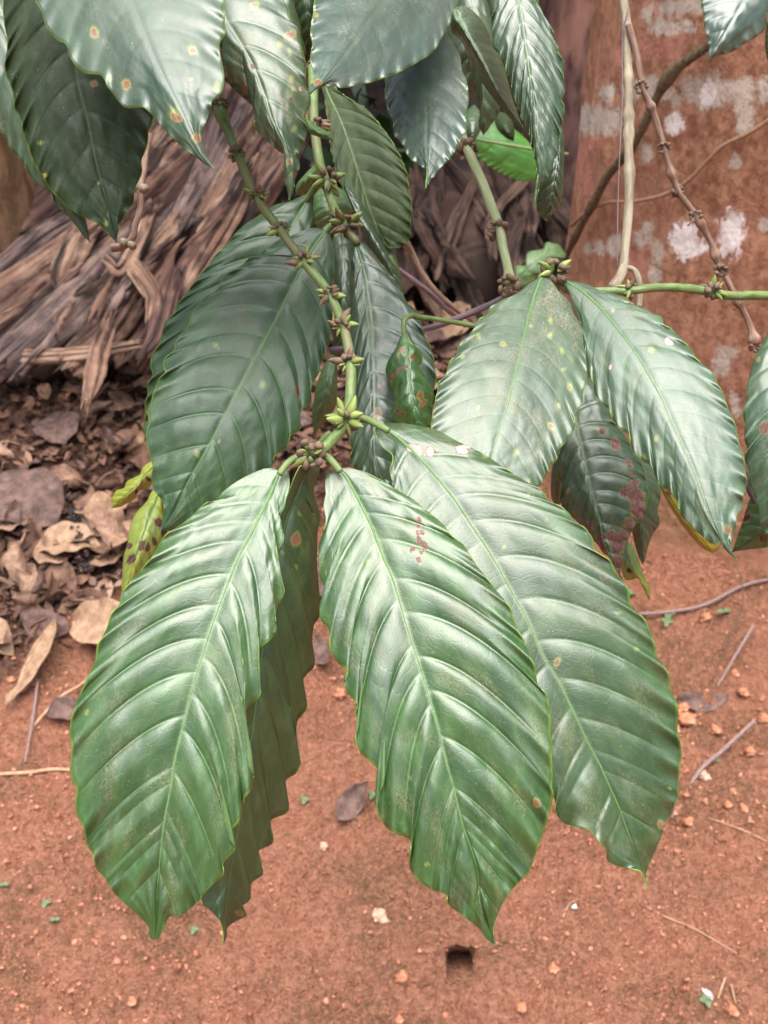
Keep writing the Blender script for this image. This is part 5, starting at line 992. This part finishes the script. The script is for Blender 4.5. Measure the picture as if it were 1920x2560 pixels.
# ---- yellowing leaves low at left behind the front leaf
B10 = branch('yellowing_shoot', 'shoot with two yellowing brown spotted leaves at left behind front leaf', at(T('g', (900, 20))[0], .72), cat='shoot')
stem(B10, TD('g', (1000, -60, .715), (900, 10, .715), (830, 60, .715)), [.0018, .0016, .0014], STEM)
leaf(B10, T('g', (835,50), (780,180), (730,330), (680,480), (645,640)), T('g', (790,55), (760,110), (700,180), (670,260), (660,330), (640,400), (635,470), (630,570)), T('g', (850,110), (850,180), (870,260), (820,400), (740,520), (680,600)), .71, .70, MY, UNDY, RIM, nv=8, rows=110, cols=18, seed=48,
 br=S3(['g',(680,410,22),(735,340,20),(765,350,16),(800,320,15),(820,220,22),(670,342,15),(850,268,18)]))
leaf(B10, T('d', (830,1150), (760,1210), (690,1290), (580,1390)), T('d', (780,1150), (740,1180), (720,1220), (660,1250), (640,1290), (600,1300), (578,1350)), T('d', (800,1240), (765,1290), (720,1300), (700,1340), (650,1370), (620,1385)), .74, .74, MY, UNDY, RIM, nv=7, rows=90, cols=16, seed=49, rib=False, br=S3(['d',(712,1305,12),(770,1240,12)]))

# ---- bare jointed stems
S1 = branch('bare_stem', 'mottled jointed stem hanging bare in the centre right gap', at(T('b', (1150, 700))[0], .70), cat='stem')
stem(S1, TD('b', (1000, 100, .74), (1080, 520, .71), (1160, 730, .70), (1200, 820, .695), (1260, 960, .69), (1310, 1090, .685), (1345, 1180, .68), (1365, 1290, .675), (1390, 1400, .67), (1395, 1470, .67)), [.0036, .0034, .0034, .0033, .0034, .0034, .0032, .0030, .0030, .0046], STEMP, n=180)
for i_, (x, y) in enumerate([(1180, 780), (1335, 1195), (1392, 1480)]):
    o_ = bud_cluster(S1, 'b', x, y, [.697, .679, .668][i_], 5, .006, seed=60+i_, dry=True, collar=.0055); o_.name = 'node'
TP = branch('purple_twig', 'smooth purple twig crossing behind the spotted leaf to the jointed stem', at(T('e', (1390, 270))[0], .68), cat='twig')
stem(TP, TD('b', (1400, 1500, .68), (1360, 1545, .685), (1250, 1600, .69), 'e', (1050, 435, .70), (880, 480, .71), (700, 530, .71), (560, 560, .70), (475, 575, .69)), [.0018, .002, .0022, .0022, .002, .002, .002, .0026], TWP, n=100)
TQ = branch('dead_twig', 'pair of thin dead twigs in the dark gap left of the jointed stem', at(T('b', (870, 1270))[0], 1.0), cat='twig')
stem(TQ, TD('b', (850, 1250, .98), (890, 1310, .99), (940, 1410, 1.0), (1000, 1500, 1.01), (1100, 1590, 1.03), (1180, 1650, 1.05)), [.0045, .003, .0028, .0034, .0026, .002], TWB, n=80)
stem(TQ, TD('b', (750, 1355, .95), (850, 1420, .97), (960, 1500, .99), (1080, 1610, 1.03), (1170, 1690, 1.06)), [.0034, .0026, .0026, .0024, .002], TWP, n=80)
S2 = branch('bare_stem', 'pale straight jointed stem hanging in front of the lichened trunk', at(T('c', (905, -200))[0], .74), cat='stem')
stem(S2, TD('c', (880, -500, .78), (905, -50, .755), (925, 120, .75), (930, 300, .745), (935, 450, .74), (937, 650, .735), (935, 760, .73), (940, 900, .725), (935, 1100, .72), (920, 1280, .715), (912, 1385, .71)), [.0032, .0030, .0034, .0032, .0029, .0031, .0031, .0033, .0033, .0029, .0027], STEMB, n=240,
     bumps=[(.275, .45, .006), (.51, .35, .005), (.61, .5, .005), (.66, .4, .006), (.76, .3, .006), (.995, .3, .005)])
stem(S2, TD('c', (912, 1385, .71), (890, 1440, .705), (850, 1500, .70)), [.0036, .0034, .0042], STEMB, name='side_stub', n=30)
stem(S2, TD('c', (915, 1385, .71), (965, 1400, .705), (985, 1440, .70), (995, 1500, .70), (990, 1590, .70)), [.002, .0018, .0022, .0022, .002], STEMB, name='side_stub', n=50)
stem(S2, TD('c', (935, 40, .745), (905, 200, .745), (905, 500, .738), (890, 800, .73), (880, 1100, .72), (878, 1390, .715)), [.0006, .0005, .0004, .0004, .0004, .0004], TWP, name='tendril', n=60, sides=6)
S3_ = branch('dead_twig', 'slender knotted brown twig slanting down the right side over the trunk', at(T('c', (930, 130))[0], .74), cat='twig')
stem(S3_, TD('c', (935, 130, .742), (975, 270, .742), (1010, 450, .745), (1070, 600, .75), (1115, 750, .755), (1160, 900, .76), (1200, 1000, .765), (1285, 1120, .77), (1360, 1250, .775), (1410, 1380, .78), 'f', (1490, 290, .785), (1560, 430, .79), (1595, 540, .79)),
     [.0026, .0024, .0024, .0022, .0024, .0022, .0022, .0023, .0021, .0024, .0022, .0023, .0026], TWB, n=260, bumps=[(.235, .6, .003), (.43, .7, .004), (.60, .6, .004), (.705, .8, .004), (.86, .9, .004), (.985, 1.0, .004)])
for i_, (fr, x, y, d) in enumerate([('c', 1003, 447, .744), ('c', 1118, 765, .755), ('c', 1190, 995, .765), ('c', 1283, 1120, .769), ('c', 1415, 1400, .779), ('f', 1590, 550, .789)]):
    o_ = bud_cluster(S3_, fr, x, y, d, 3, .0045, seed=70+i_, dry=True, collar=.0036); o_.name = 'node'
stem(S3_, TD('c', (1283, 1120, .77), (1262, 1150, .77), (1243, 1170, .77)), [.0012, .001, .0008], TWB, name='spur', n=12)
S4 = branch('dead_twig', 'forked dry twig with pale cut ends beside the dark top left leaf', at(T('a', (740, 960))[0], .72), cat='twig')
stem(S4, TD('a', (770, 700, .75), (745, 850, .74), (730, 960, .72), (728, 1080, .72), (700, 1170, .72), (690, 1230, .72), (640, 1275, .72), (580, 1285, .72)), [.0030, .0028, .0030, .0022, .0022, .0022, .0028, .0032], TWB, n=100)
stem(S4, TD('a', (720, 970, .72), (700, 965, .718)), [.0028, .0032], STEMB, name='cut_end', n=10); stem(S4, TD('a', (735, 972, .72), (748, 980, .716)), [.0028, .0036], STEMB, name='cut_end', n=10)
stem(S4, TD('a', (640, 1270, .72), (640, 1250, .716)), [.0024, .0028], STEMB, name='cut_end', n=10); stem(S4, TD('a', (670, 1265, .72), (688, 1275, .716)), [.0024, .003], STEMB, name='cut_end', n=10)
